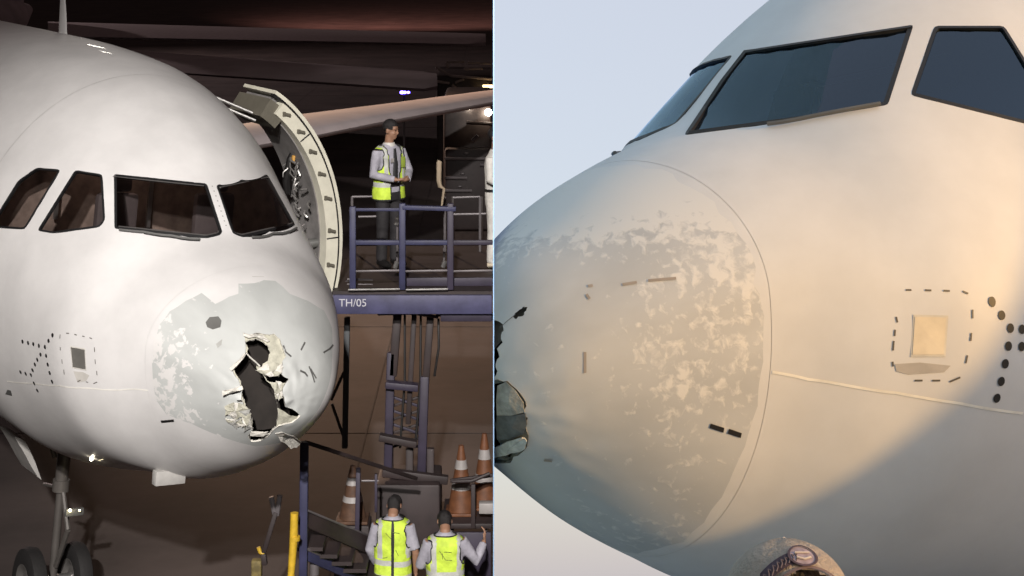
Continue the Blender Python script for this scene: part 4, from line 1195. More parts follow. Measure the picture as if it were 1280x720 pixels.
# masts under the deck
for (xa, ya, xb, yb, w, m) in ((497, 392, 491, 470, 0.10, M_DKST), (489, 440, 485, 585, 0.10, M_PURP), (518, 390, 510, 530, 0.06, M_DKST), (538, 396, 532, 480, 0.085, M_DKST), (531, 470, 527, 590, 0.105, M_PURP)):
    bar('mast', pl(xa, ya, 20.5), pl(xb, yb, 20.5), w, m, plat)
bar('mast_crosshead', pl(482, 480, 20.4), pl(523, 484, 20.4), 0.16, M_PURP, plat, 0.08)
bar('mast_crosshead', pl(474, 546, 20.4), pl(521, 555, 20.4), 0.13, M_DKST, plat, 0.08)
bar('under_beam', pl(472, 388, 20.4), pl(560, 386, 20.4), 0.14, M_DKST, plat, 0.1)
bar('under_beam', pl(545, 391, 20.5), pl(617, 396, 20.5), 0.05, M_DKST, plat, 0.08)
tube_part('under_strip', [pl(522, 392.5, 20.3), pl(548, 396.5, 20.3)], 0.02, M_TUBE, plat, 6)
bar('brace', pl(434, 396, 20.9), pl(431, 560, 20.9), 0.07, mat('dull_teal_steel', (0.06, 0.065, 0.07), 0.6), plat)
tube_part('brace_rod', [pl(414, 500, 20.9), pl(430, 465, 20.9)], 0.018, M_DKST, plat, 6)
tube_part('brace_rod', [pl(415, 505, 20.9), pl(429, 545, 20.9)], 0.018, M_DKST, plat, 6)
for k in range(4):
    ya = 495 + 17 * k
    bar('lattice_bar', pl(487, ya, 20.62), pl(528, ya + 14, 20.62), 0.03, M_PURP, plat)
    bar('lattice_bar', pl(528, ya, 20.66), pl(486, ya + 14, 20.66), 0.03, M_DKST, plat)
for (xa, ya, xb, yb) in ((506, 392, 500, 560), (526, 394, 519, 560), (548, 398, 543, 470)):
    tube_part('hydraulic_line', [pl(xa, ya, 20.55), pl((xa + xb) / 2 + 3, (ya + yb) / 2, 20.5), pl(xb, yb, 20.55)], 0.014, M_BLACK, plat, 6)
bar('lower_frame', pl(478, 590, 20.3), pl(560, 600, 20.3), 0.10, M_DKST, plat)
box_part('base_cabinet', pl(512, 640, 20.5), (0.75, 0.8, 0.9), M_DKST, plat, bev=0.03)
for x in (487, 512, 538):
    bar('leg', pl(x, 560, 20.6), pl(x, 745, 20.6), 0.09, M_DKST, plat)

# ------------------------------------------------------------------ mobile steps in front of it
SY = 17.6
steps = thing('mobile_steps', 'dark blue mobile steps with a sloping handrail below the aircraft nose', 'steps', (at(400, 700, SY).x, SY, 0))
SI = Matrix.Translation(-steps.location)
def sp(px, py, Y=SY): return SI @ at(px, py, Y)
bar('corner_post', sp(380.5, 552), sp(379, 730), 0.085, M_BLUE, steps)
bar('hand_rail', sp(383, 553), sp(520, 598, 19.2), 0.05, M_DKST, steps, 0.04)
bar('stair_stringer', sp(377, 645), sp(478, 690, 19.0), 0.05, M_DKST, steps, 0.17)
bar('stair_stringer', sp(377, 690), sp(478, 735, 19.0), 0.05, M_BLUE, steps, 0.12)
bar('rail_tube', sp(383, 686), sp(420, 703, 18.2), 0.028, M_TUBE, steps)
bar('rail_tube', sp(384, 638), sp(476, 676, 19.0), 0.02, M_TUBE, steps)
bm = bmesh.new()
for k in range(5):
    c = sp(392 + 18 * k, 672 + 9 * k, 18.0 + 0.2 * k)
    add_box(bm, c, (0.26, 0.7, 0.04))
obj('tread', bm, M_DKST, steps, smooth=False)
bar('door_post', sp(448, 585, 19.0), sp(446, 690, 19.0), 0.05, M_PURP, steps)
bar('door_post', sp(470, 592, 19.0), sp(470, 640, 19.0), 0.03, M_PURP, steps)
tube_part('cross_tube', [sp(452, 601, 19.0), sp(473, 601, 19.0)], 0.012, M_TUBE, steps, 6)
bm = bmesh.new(); add_ball(bm, sp(402, 649, 18.0), 0.035); obj('marker_lamp', bm, M_ALU, steps)
bm = bmesh.new()
c = sp(393, 700, 17.9); add_tube(bm, [c + Vector((0, 0, 0.1)), c + Vector((0, 0, -0.15))], 0.05, 10)
obj('grey_canister', bm, M_TUBE, steps)
yp = tag(obj('safety_post', add_tube(bmesh.new(), [at(368, 641, 17.3), at(367, 675, 17.3), at(364, 716, 17.3), at(363, 740, 17.3)], [0.040, 0.042, 0.036, 0.036], 12), M_YEL), 'yellow upright post beside the dark blue steps', 'post')
obj('post_collar', add_tube(bmesh.new(), [at(369, 670, 17.3), at(368.6, 675, 17.3)], 0.052, 12), M_YEL, yp)

# chock stand under the nose
ck = thing('chock_stand', 'dark forked stand with a yellow foot under the aircraft nose', 'stand', (at(335, 700, 18.5).x, 18.5, 0))
KI = Matrix.Translation(-ck.location)
kp = lambda x, y, Y=18.5: KI @ at(x, y, Y)
bar('stem', kp(330, 690), kp(345, 640), 0.085, M_DKST, ck, 0.05)
tube_part('prong', [kp(344, 646), kp(339, 621)], 0.028, M_TUBE, ck, 8)
tube_part('prong', [kp(346, 644), kp(350, 619)], 0.028, M_TUBE, ck, 8)
bar('stem_foot', kp(329, 692), kp(331, 706), 0.06, M_DKST, ck)
tube_part('yellow_hook', [kp(323, 684), kp(325, 690), kp(329, 692), kp(331.5, 689)], 0.022, M_YEL, ck, 8)
bar('foot_block', kp(321, 699), kp(321, 722), 0.11, mat('dull_yellow', (0.22, 0.17, 0.06), 0.7, var=0.5), ck)

# ------------------------------------------------------------------ cones and cart
M_ORANGE = mat('faded_orange_plastic', (0.14, 0.053, 0.021), 0.6, var=0.25, scale=10)
M_BAND = mat('white_reflective_band', (0.32, 0.30, 0.29), 0.45)
M_ORANGE_SHADED = mat('dirty_orange_plastic', (0.09, 0.045, 0.025), 0.7, var=0.3, scale=10)  # darker copy of the cone orange, shade put into the colour
def cone(loc, label, h=0.78, tilt=0.0, dim=False):
    M_ORANGE = M_ORANGE_SHADED if dim else MATS['faded_orange_plastic']
    t = thing('traffic_cone', label, 'traffic cone', loc, (0, tilt, 0), group='traffic cones around the ground equipment')
    def shell(z0, z1, out):
        bm = bmesh.new(); n = 24; rows = []
        for z in np.linspace(z0, z1, 4):
            r_ = 0.135 * (1 - z / h) + 0.028 + out
            rows.append([bm.verts.new((r_ * math.cos(2 * math.pi * k / n), r_ * math.sin(2 * math.pi * k / n), z)) for k in range(n)])
        for a, b in zip(rows[:-1], rows[1:]):
            for k in range(n): bm.faces.new((a[k], a[(k + 1) % n], b[(k + 1) % n], b[k]))
        bm.faces.new(rows[-1])
        return bm
    obj('cone_body', shell(0.03, h, 0), M_ORANGE, t)
    box_part('cone_base', (0, 0, 0.018), (0.36, 0.36, 0.036), M_ORANGE, t, bev=0.01)
    obj('reflective_band', shell(h * 0.66, h * 0.79, 0.003), M_BAND, t)
    obj('reflective_band', shell(h * 0.36, h * 0.46, 0.003), M_BAND, t)
    return t
cart = thing('equipment_cart', 'low dark equipment cart carrying the orange traffic cones', 'cart', (at(585, 650, 20).x, 20.0, 0))
CI = Matrix.Translation(-cart.location)
cp = lambda x, y, Y=20.0: CI @ at(x, y, Y)
bed = cp(585, 642, 20.0)
box_part('cart_bed', bed + Vector((-0.005, 0.1, -0.03)), (0.56, 0.9, 0.06), M_DKST, cart, bev=0.01)
box_part('cart_side', bed + Vector((0.02, -0.36, -0.34)), (0.50, 0.04, 0.5), M_PURP, cart, bev=0.01)
bar('cart_post', cp(591.5, 605, 19.5), cp(591.5, 660, 19.5), 0.05, M_DKST, cart)
bar('cart_rail', cp(563, 601, 19.6), cp(616, 594, 19.6), 0.04, M_DKST, cart)
tube_part('cart_strap', [cp(566, 602, 19.5), cp(590, 601, 19.45), cp(612, 592, 19.5)], 0.022, M_DKST, cart, 8)
for sx in (-0.2, 0.2):
    for sy in (-0.2, 0.35):
        bm = bmesh.new(); add_tube(bm, [Vector((bed.x + sx - 0.04, bed.y + sy, 0.2)), Vector((bed.x + sx + 0.04, bed.y + sy, 0.2))], 0.2, 20)
        obj('wheel', bm, M_TYRE, cart)
        bar('wheel_strut', (bed.x + sx, bed.y + sy, 0.2), (bed.x + sx, bed.y + sy, bed.z - 0.05), 0.06, M_DKST, cart)
box_part('white_box', cp(608, 634, 19.7), (0.17, 0.12, 0.12), M_BAND, cart, bev=0.01)
bz = bed.z
c1 = at(576.5, 642, 20.05); cone((c1.x, 20.05, bz), 'orange cone on the cart, left of the pair')
c2 = at(605.5, 642, 20.25); cone((c2.x, 20.25, bz), 'orange cone on the cart, the one beside the picture divide', 0.86)
c3 = at(441, 650, 19.6); cone((c3.x, 19.6, 0.0 + at(441, 650, 19.6).z), 'dull orange cone standing behind the sloping handrail', 0.62, dim=True)
stand = tag(obj('cone_shelf', add_box(bmesh.new(), (c3.x, 19.6, at(441, 650, 19.6).z / 2), (0.4, 0.4, at(441, 650, 19.6).z - 0.004), bev=0.02), M_DKST), 'dark square plinth under the dull orange cone', 'plinth')

# ------------------------------------------------------------------ things further off
M_FAR = mat('far_aircraft_paint', (0.55, 0.49, 0.51), 0.6, var=0.15, scale=0.5)
def parked(label, tipF, tipR, rootF, rootR, fx, paint):
    t = thing('parked_airliner', label, 'airliner', (fx, (rootF.y + rootR.y) / 2, 0), group=None)
    I = Matrix.Translation(-t.location)
    bm = bmesh.new(); rows = []
    tip2F, tip2R = tipF.lerp(tipR, 0.2), tipF.lerp(tipR, 0.8)
    ext = 0.45
    for a, b in ((rootF, rootR), (rootF.lerp(tipF, 0.5), rootR.lerp(tipR, 0.5)), (tipF, tipR), (tip2F + (tipF - rootF) * 0.04, tip2R + (tipF - rootF) * 0.04)):
        row = []
        for k in range(16):
            tt = k / 16 * 2; u, sg = (tt, 1) if tt <= 1 else (2 - tt, -1)
            row.append(bm.verts.new(I @ (a.lerp(b, u) + Vector((0, 0, sg * 0.22 * math.sin(math.pi * u ** 0.7))))))
        rows.append(row)
    for a, b in zip(rows[:-1], rows[1:]):
        for k in range(16): bm.faces.new((a[k], a[(k + 1) % 16], b[(k + 1) % 16], b[k]))
    bm.faces.new(rows[-1]); bm.faces.new(rows[0][::-1])
    bmesh.ops.recalc_face_normals(bm, faces=bm.faces[:])
    obj('wing', bm, paint, t)
    bm = bmesh.new(); cy = t.location.y
    pts = [(0, -19 + 3.0 * k, 3.7 + (0.8 if k > 10 else 0) * (k - 10) / 3) for k in range(14)]
    add_tube(bm, pts, [0.3, 1.4, 1.9] + [1.97] * 8 + [1.5, 0.9, 0.3], 24)
    obj('fuselage', bm, paint, t)
    bm = bmesh.new(); add_box(bm, (0, 17, 7.2), (0.3, 4.0, 6.0)); obj('tail_fin', bm, paint, t)
    for dx in (-2, 2, 0):
        tube_part('gear_leg', [(dx, 1 if dx else -14, 2.2), (dx, 1 if dx else -14, 0)], 0.25, M_DKST, t)
z1, z2 = 3.5, 3.9
hz = lambda px, py, z: at(px, py, (CAM_H - z) * FPX / (py + 70))
parked('far parked airliner whose dim wing shows above the torn nose', hz(530, 111, z1), hz(528, 89, z1), hz(150, 86, z1), hz(150, 62, z1), -22.5, M_FAR)
parked('farthest parked airliner with a barely visible wing', hz(585, 55, z2), hz(585, 42, z2), hz(60, 45, z2), hz(60, 27, z2), -33.0, mat('farther_aircraft_paint', (0.5, 0.44, 0.45), 0.5))

M_TRUCK = mat('dark_brown_truck_paint', (0.04, 0.026, 0.022), 0.5, var=0.3)
M_WLAMP = mat('white_lamp', (0.9, 0.9, 0.85), 0.2, emit=(1, 0.88, 0.72), estr=30)
M_YLAMP = mat('yellow_strip_lamp', (0.9, 0.8, 0.5), 0.2, emit=(1, 0.72, 0.36), estr=4)
TY = 40.0
tr = thing('service_truck', 'dark brown service truck with lit lamps and rails behind the platform', 'truck', (at(585, 100, TY).x, TY, 0))
TI = Matrix.Translation(-tr.location)
tp = lambda x, y, Y=TY: TI @ at(x, y, Y)
tc_, tw_ = tp(584, 200, TY + 1.5), 0.92
box_part('truck_body', (tp(584, 0).x, 1.6, 2.35), (1.12, 3.0, 3.5), M_TRUCK, tr, bev=0.08)
box_part('truck_cab', (tp(584, 0).x, 0.05, 2.0), (1.05, 0.5, 1.9), M_DKST, tr, bev=0.08)
for y0, x0, x1 in ((198, 556, 613), (222, 556, 584), (238, 556, 590), (206, 600, 616)):
    tube_part('rail', [tp(x0, y0, TY - 0.3), tp(x1, y0 + 0.5, TY - 0.3)], 0.036, M_TUBE, tr, 6)
for x in (566, 602):
    bar('bumper_post', tp(x, 245, TY - 0.25), tp(x, 300, TY - 0.25), 0.08, M_TRUCK, tr)
for x, y, r_ in ((586, 135, 0.045), (610.5, 140.5, 0.08)):
    bm = bmesh.new(); add_ball(bm, tp(x, y, TY - 0.05), r_); obj('roof_lamp', bm, M_WLAMP, tr)
bm = bmesh.new(); add_tube(bm, [tp(583, 153, TY - 0.05), tp(616, 155, TY - 0.05)], 0.045, 8); obj('roof_edge', bm, M_TRUCK, tr)
bm = bmesh.new(); add_tube(bm, [tp(590, 176, TY - 0.25), tp(597, 169, TY - 0.25)], 0.04, 8); obj('mirror', bm, M_TUBE, tr)
for y0, x0 in ((192, 583), (217, 578), (233, 575)):
    bm = bmesh.new(); add_ball(bm, tp(x0, y0, TY - 0.25), (0.05, 0.03, 0.03)); obj('lamp_glint', bm, M_TUBE, tr)
for sx in (-0.42, 0.42):
    for sy in (0.6, 2.6):
        bm = bmesh.new(); add_tube(bm, [Vector((tp(584, 0).x + sx - 0.1, sy, 0.45)), Vector((tp(584, 0).x + sx + 0.1, sy, 0.45))], 0.45, 20)
        obj('wheel', bm, M_TYRE, tr)
LY = 60.0
ld = thing('cargo_loader', 'far cargo loader with pale beams and a lit yellow strip', 'loader', (at(580, 100, LY).x, LY, 0))
LI = Matrix.Translation(-ld.location)
lp = lambda x, y, Y=LY: LI @ at(x, y, Y)
box_part('loader_body', (lp(580, 0).x, 2.0, 1.6), (1.9, 4.0, 3.0), M_TRUCK, ld, bev=0.05)
M_BEAM = mat('pale_loader_beam', (0.34, 0.28, 0.26), 0.6)
for (xa, ya, xb, yb, w) in ((558, 77.5, 580, 77.5, 0.11), (558, 78, 560, 85, 0.09), (580, 86, 603, 86, 0.14), (585, 78.5, 615, 79.5, 0.06), (545, 84, 564, 95, 0.12), (564, 95, 615, 99, 0.22), (565, 106, 570, 110, 0.3), (569, 103, 580, 99, 0.1), (540, 101, 562, 104, 0.2)):
    bar('beam', lp(xa, ya, LY - 0.2), lp(xb, yb, LY - 0.2), w, M_BEAM, ld, 0.08)
bar('strip_lamp', lp(603.5, 108, LY - 0.5), lp(616, 108, LY - 0.5), 0.06, M_YLAMP, ld, 0.10)
bm = bmesh.new(); add_ball(bm, lp(615.5, 128.5, LY - 0.6), 0.05); obj('small_lamp', bm, M_YLAMP, ld)
be = thing('apron_beacon', 'small blue beacon lamp shining beyond the wing', 'beacon', (at(505, 115, 45).x, 45, 0))
BI = Matrix.Translation(-be.location)
M_BLAMP = mat('blue_lamp', (0.2, 0.2, 0.8), 0.2, emit=(0.12, 0.08, 1.0), estr=14)
tube_part('beacon_pole', [(0, 0, 0), BI @ at(505, 119, 45)], 0.03, M_DKST, be, 8)
for x, r_ in ((502.5, 0.045), (506, 0.038), (510.5, 0.032)):
    bm = bmesh.new(); add_ball(bm, BI @ at(x, 115.5, 45), (r_ * 1.3, r_, r_)); obj('beacon_lens', bm, M_BLAMP, be)

# ------------------------------------------------------------------ people
M_SKIN = mat('brown_skin', (0.30, 0.165, 0.105), 0.55, var=0.1, scale=12)
M_HAIR = mat('black_hair', (0.012, 0.010, 0.010), 0.6, bump=0.6, bscale=120)
M_SHIRT = mat('grey_lilac_shirt', (0.36, 0.35, 0.40), 0.8, var=0.2, scale=9, bump=0.5, bscale=16)
M_TROUS = mat('black_trousers', (0.020, 0.018, 0.020), 0.8, var=0.3, bump=0.4, bscale=14)
M_HIVIS = mat('hi_vis_yellow', (0.58, 0.78, 0.07), 0.7, var=0.22, scale=9, bump=0.5, bscale=18)
M_REFL = mat('grey_reflective_tape', (0.50, 0.51, 0.47), 0.45, var=0.15, scale=20)
M_PIPE = mat('black_vest_piping', (0.02, 0.02, 0.02), 0.7)
M_SHOE = mat('black_shoe', (0.015, 0.014, 0.014), 0.4)
M_WOVER = mat('white_overall', (0.62, 0.60, 0.56), 0.8, var=0.2, scale=7, bump=0.6, bscale=12)
M_EYE = mat('dark_eye', (0.01, 0.008, 0.008), 0.2)

def hand(bm, w, d, side, curl=0.5, palm_n=None):
    """palm and five bent fingers from wrist w along d"""
    d = Vector(d).normalized()
    n = Vector(palm_n) if palm_n else Vector((0, 0, -1))
    n = (n - d * n.dot(d)).normalized(); s = d.cross(n) * side
    k = Vector(w) + d * 0.035
    for j in range(4):
        o = (j - 1.5) * 0.021
        add_tube(bm, [Vector(w) + s * o * 0.6, k + d * 0.05 + s * o], [0.015, 0.0135], 8)
        L = (0.068, 0.078, 0.073, 0.056)[j]
        p0 = k + d * 0.05 + s * o
        p1 = p0 + (d * math.cos(curl * .6) + n * math.sin(curl * .6)) * L * 0.5
        p2 = p1 + (d * math.cos(curl * 1.6) + n * math.sin(curl * 1.6)) * L * 0.5
        add_tube(bm, [p0, p1, p2], [0.0115, 0.0105, 0.009], 8)
    t0 = Vector(w) + d * 0.02 - s * 0.025
    add_tube(bm, [t0, t0 + d * 0.03 - s * 0.022 + n * 0.008, t0 + d * 0.062 - s * 0.020 + n * 0.02], [0.014, 0.012, 0.009], 8)

def pipe_loops(pairs, sh, ve):
    key = lambda v: (round(v.x, 4), round(v.y, 4), round(v.z, 4))
    nb = {}
    for a, b in pairs:
        nb.setdefault(key(a), []).append(b); nb.setdefault(key(b), []).append(a)
    seen = set()
    for a, b in pairs:
        if key(a) in seen: continue
        st, comp = [a], []
        while st:
            v = st.pop()
            if key(v) in seen: continue
            seen.add(key(v)); comp.append(v); st += nb[key(v)]
        ks = {key(v) for v in comp}
        bm = bmesh.new()
        for u, w in pairs:
            if key(u) in ks: add_tube(bm, [u, w], 0.008, 5)
        obj('vest_piping', sh(bm), M_PIPE, ve)

def person(label, loc, rz, arms, outfit, head_rz=0.0, head_nod=0.0, lean=0.0, scale=1.0, sleeves='long', root_rot=None):
    t = thing('person', label, 'person', loc, (0, 0, rz))
    if root_rot is not None: t.matrix_world = root_rot
    sh = lambda bm: [setattr(v, 'co', Vector((v.co.x + lean * max(0, v.co.z - 0.95), v.co.y, v.co.z)) * scale) for v in bm.verts] and bm
    HM = Matrix.Translation((0, -0.012, 1.535)) @ Matrix.Rotation(head_rz, 4, 'Z') @ Matrix.Rotation(head_nod, 4, 'X')
    hp = lambda x, y, z: HM @ Vector((x, y, z))
    # body: one continuous surface
    bm = bmesh.new()
    add_loft(bm, [(0, 0, 0.86, .15, .10, 2.3), (0, 0, 1.0, .145, .095, 2.3), (0, 0, 1.15, .15, .095, 2.3), (0, 0, 1.30, .175, .105, 2.3), (0, 0, 1.40, .17, .095, 2.2), (0, 0, 1.465, .09, .065, 2)], 20)
    add_tube(bm, [(0, 0.005, 1.42), (0, -0.005, 1.50), hp(0, 0.0, 0.06)], [0.062, 0.056, 0.055], 14)
    def hball(x, y, z, r):
        res = bmesh.ops.create_uvsphere(bm, u_segments=18, v_segments=12, radius=1.0)
        bmesh.ops.transform(bm, matrix=HM @ Matrix.Translation((x, y, z)) @ Matrix.Diagonal((*r, 1)), verts=res['verts'])
    hball(0, 0.005, 0.155, (.074, .093, .085)); hball(0, -0.025, 0.085, (.060, .068, .075)); hball(0, -0.055, 0.04, (.034, .032, .030))
    hball(0, -0.093, 0.098, (.013, .018, .019)); hball(0, -0.083, 0.125, (.010, .014, .024)); hball(0, -0.080, 0.062, (.025, .012, .010))
    for sx in (-1, 1):
        hball(sx * 0.073, 0.012, 0.110, (.011, .022, .033)); hball(sx * 0.032, -0.072, 0.150, (.026, .014, .010)); hball(sx * 0.036, -0.064, 0.092, (.022, .018, .018))
        add_tube(bm, [(sx * .085, 0, .92), (sx * .098, -.01, .50), (sx * .100, .01, .10)], [0.082, 0.056, 0.040], 14)
        add_tube(bm, [(sx * .100, .02, .06), (sx * .108, -.13, .035)], [0.04, 0.034], 10)
    for sx, (el, wr, hd, pn) in zip((-1, 1), arms):
        s0 = Vector((sx * 0.165, 0, 1.405))
        add_tube(bm, [s0, (s0 + Vector(el)) / 2, el], [0.052, 0.046, 0.038], 12)
        add_tube(bm, [el, (Vector(el) * .6 + Vector(wr) * .4), wr], [0.040, 0.037, 0.026], 12)
        hand(bm, wr, hd, sx, 0.6, pn)
    body = obj('body', sh(remeshed(bm, 0.0085, 2)), M_SKIN, t)
    # hair
    hk = 0.93 if outfit == 'plain' else 1.0
    bm = bmesh.new()
    res = bmesh.ops.create_uvsphere(bm, u_segments=28, v_segments=18, radius=1.0)
    for v in res['verts']:
        c = v.co.copy(); k = 1 + 0.05 * mnoise.noise(c * 5)
        v.co = HM @ Vector((c.x * 0.082 * k * hk, 0.012 + c.y * 0.098 * k, 0.166 + c.z * 0.090 * k * hk))
    inv = HM.inverted()
    dele = []
    for f in bm.faces:
        c = inv @ f.calc_center_median()
        if (c.y < -0.045 and c.z < 0.185) or c.z < 0.075 or (c.y < 0.0 and c.z < 0.13): dele.append(f)
    bmesh.ops.delete(bm, geom=dele, context='FACES')
    obj('hair', sh(bm), M_HAIR, t)
    if outfit in ('back', 'back2'):
        bm = bmesh.new(); add_ball(bm, hp(0, 0.030, 0.075), (0.072, 0.062, 0.115), 20, 14)
        for v in bm.verts: v.co *= 1 + 0.012 * mnoise.noise(v.co * 20)
        obj('nape_hair', sh(bm), M_HAIR, t)
    for sx in (-1, 1):
        bm = bmesh.new(); add_ball(bm, hp(sx * 0.032, -0.080, 0.128), (0.011, 0.007, 0.006), 10, 8)
        obj('eye', sh(bm), M_EYE, t)
    # shirt
    sm = M_WOVER if outfit == 'white' else M_SHIRT
    bm = bmesh.new()
    add_loft(bm, [(0, 0, 0.90, .175, .122, 2.4), (0, 0, 1.02, .172, .118, 2.4), (0, 0, 1.15, .18, .118, 2.4), (0, 0, 1.30, .20, .124, 2.4), (0, 0, 1.40, .195, .110, 2.2), (0, 0, 1.455, .12, .082, 2), (0, 0.0, 1.49, .072, .070, 2)], 24)
    for sx, (el, wr, hd, pn) in zip((-1, 1), arms):
        s0 = Vector((sx * 0.165, 0, 1.40)); el = Vector(el); wr = Vector(wr)
        if sleeves == 'long' or (sleeves == 'mixed' and sx > 0):
            add_tube(bm, [s0, (s0 + el) / 2, el, el * .5 + wr * .5, el * .08 + wr * .92], [0.070, 0.062, 0.056, 0.050, 0.040], 14)
        else:
            add_tube(bm, [s0, s0 * .5 + el * .5, s0 * .1 + el * .9], [0.072, 0.066, 0.064], 14)
    shirt = obj('overall' if outfit == 'white' else 'shirt', sh(remeshed(bm, 0.013, 3)), sm, t)
    # collar
    bm = bmesh.new(); add_loft(bm, [(0, 0, 1.46, .088, .082, 2), (0, -0.004, 1.505, .066, .066, 2), (0, -0.004, 1.503, .060, .060, 2)], 20, cap=False)
    obj('collar', sh(bm), M_WOVER if outfit in ('white', 'open') else M_SHIRT, t)
    # trousers
    bm = bmesh.new()
    add_loft(bm, [(0, 0, 0.80, .168, .118, 2.3), (0, 0, 0.90, .172, .120, 2.4), (0, 0, 1.0, .165, .112, 2.4)], 22)
    for sx in (-1, 1):
        add_tube(bm, [(sx * .085, 0, .90), (sx * .098, -.008, .50), (sx * .100, .012, .07)], [0.096, 0.075, 0.066], 14)
    obj('trousers', sh(remeshed(bm, 0.014, 3)), M_WOVER if outfit == 'white' else M_TROUS, t)
    for sx in (-1, 1):
        bm = bmesh.new()
        add_tube(bm, [(sx * .100, .055, .045), (sx * .102, 0, .05), (sx * .108, -.10, .038), (sx * .110, -.175, .030)], [0.045, 0.052, 0.048, 0.034], 12)
        obj('shoe', sh(bm), mat('cream_shoe', (0.6, 0.52, 0.4), 0.5) if outfit == 'white' else M_SHOE, t)
    bm = bmesh.new(); add_loft(bm, [(0, 0, 0.975, .180, .126, 2.4), (0, 0, 1.012, .179, .125, 2.4)], 28, cap=False)
    obj('belt', sh(bm), M_SHOE, t)
    # hi-vis vest
    if outfit in ('open', 'back', 'back2'):
        seg = 64
        prof = [(0.80, .205, .150), (0.88, .203, .148), (0.96, .198, .142), (1.04, .196, .138), (1.12, .198, .136), (1.20, .204, .137), (1.28, .211, .139), (1.34, .214, .137), (1.39, .210, .130), (1.43, .188, .114), (1.462, .135, .094), (1.478, .098, .086)]
        rings = []
        zz = np.linspace(0.80, 1.478, 48)
        P = np.array(prof)
        for z in zz:
            rx = np.interp(z, P[:, 0], P[:, 1]); ry = np.interp(z, P[:, 0], P[:, 2])
            rings.append((0, 0, z, rx, ry, 2.5))
        def mi(i, k, c):
            a = math.atan2(c.y / 0.14, c.x / 0.2)          # -90 deg is the front
            x = c.x; z = c.z
            front = c.y < 0
            if outfit == 'open':
                if abs(x) > 0.105 and abs(x) < 0.15 and z > 1.02: return 1
                if 0.98 < z < 1.03: return 1
                if z < 0.825: return 2
            elif outfit == 'back':
                if abs(x + 0.005) < 0.007: return 2
                if 1.005 < z < 1.065 and x > -0.01: return 1
                if 0.985 < z < 1.05 and x <= -0.01: return 1
                if 0.10 < x < 0.155 and z > 1.07: return 1
                if -0.20 < x < -0.15 and z > 1.07: return 1
                if 0.855 < z < 0.90: return 1
            else:
                if 0.105 < abs(x) < 0.155 and z > 1.06: return 1
                if 1.055 < z < 1.115: return 1
                if 0.87 < z < 0.965: return 1
            return 0
        bm = bmesh.new()
        add_loft(bm, rings, seg, cap=False, mats=mi)
        # arm holes, neck and (when open) the front gap
        dele = []
        for f in bm.faces:
            c = f.calc_center_median()
            if abs(c.x) > 0.150 + 0.03 * max(0, (1.28 - c.z) / 0.1) and 1.19 < c.z < 1.425 and abs(c.y) < 0.105: dele.append(f)
            elif outfit == 'open' and c.y < -0.03 and abs(c.x) < 0.045 + 0.05 * max(0, (c.z - 0.95) / 0.5): dele.append(f)
        bmesh.ops.delete(bm, geom=dele, context='FACES')
        for _ in range(5):
            bmesh.ops.smooth_vert(bm, verts=[v for v in bm.verts if v.is_boundary], factor=0.5, use_axis_x=True, use_axis_y=True, use_axis_z=True)
        edge = [e for e in bm.edges if e.is_boundary and 0.82 < (e.verts[0].co.z + e.verts[1].co.z) / 2]
        pipes = [(e.verts[0].co.copy(), e.verts[1].co.copy()) for e in edge]
        for v in bm.verts:
            w = mnoise.noise(v.co * 9 + Vector((loc[0] * 3, 0, 0))) * 0.010 + mnoise.noise(v.co * 23) * 0.004
            v.co += Vector((v.co.x, v.co.y, 0)).normalized() * (w + 0.004)
        ve = obj('vest', sh(bm), [M_HIVIS, M_REFL, M_PIPE], t)
        pipe_loops(pipes, sh, ve)
        if outfit != 'open':
            bm = bmesh.new()
            # faint folded creases and print on the back
            segs = [((-.06, 1.33), (.02, 1.335)), ((.0, 1.25), (.065, 1.345)), ((-.065, 1.245), (.0, 1.25)), ((0.035, 1.26), (0.035, 1.32))] if outfit == 'back2' else [((.0, 1.30), (.06, 1.36)), ((-.09, 1.36), (-.02, 1.37)), ((.04, 1.10), (.09, 1.09)), ((-.08, 1.12), (-.05, 1.18))]
            for (xa, za), (xb, zb) in segs:
                add_tube(bm, [(xa, 0.152, za), (xb, 0.152, zb)], 0.0035, 5)
            obj('vest_print', sh(bm), mat('olive_print', (0.20, 0.25, 0.05), 0.8), ve)
        else:
            bm = bmesh.new(); add_tube(bm, [(0, -0.128, 1.44), (0.005, -0.138, 1.25), (0, -0.135, 1.03)], [0.018, 0.035, 0.04], 8, flat=0.35)
            obj('tie', sh(bm), mat('black_tie', (0.02, 0.02, 0.022), 0.6), t)
            box_b = add_box(bmesh.new(), (-0.05, -0.150, 1.30), (0.045, 0.008, 0.05)); obj('badge', sh(box_b), M_BAND, t)
            box_b = add_box(bmesh.new(), (0.105, -0.155, 1.27), (0.06, 0.012, 0.13), bev=0.004); obj('radio_pouch', sh(box_b), mat('olive_pouch', (0.25, 0.33, 0.04), 0.7), ve)
    return t

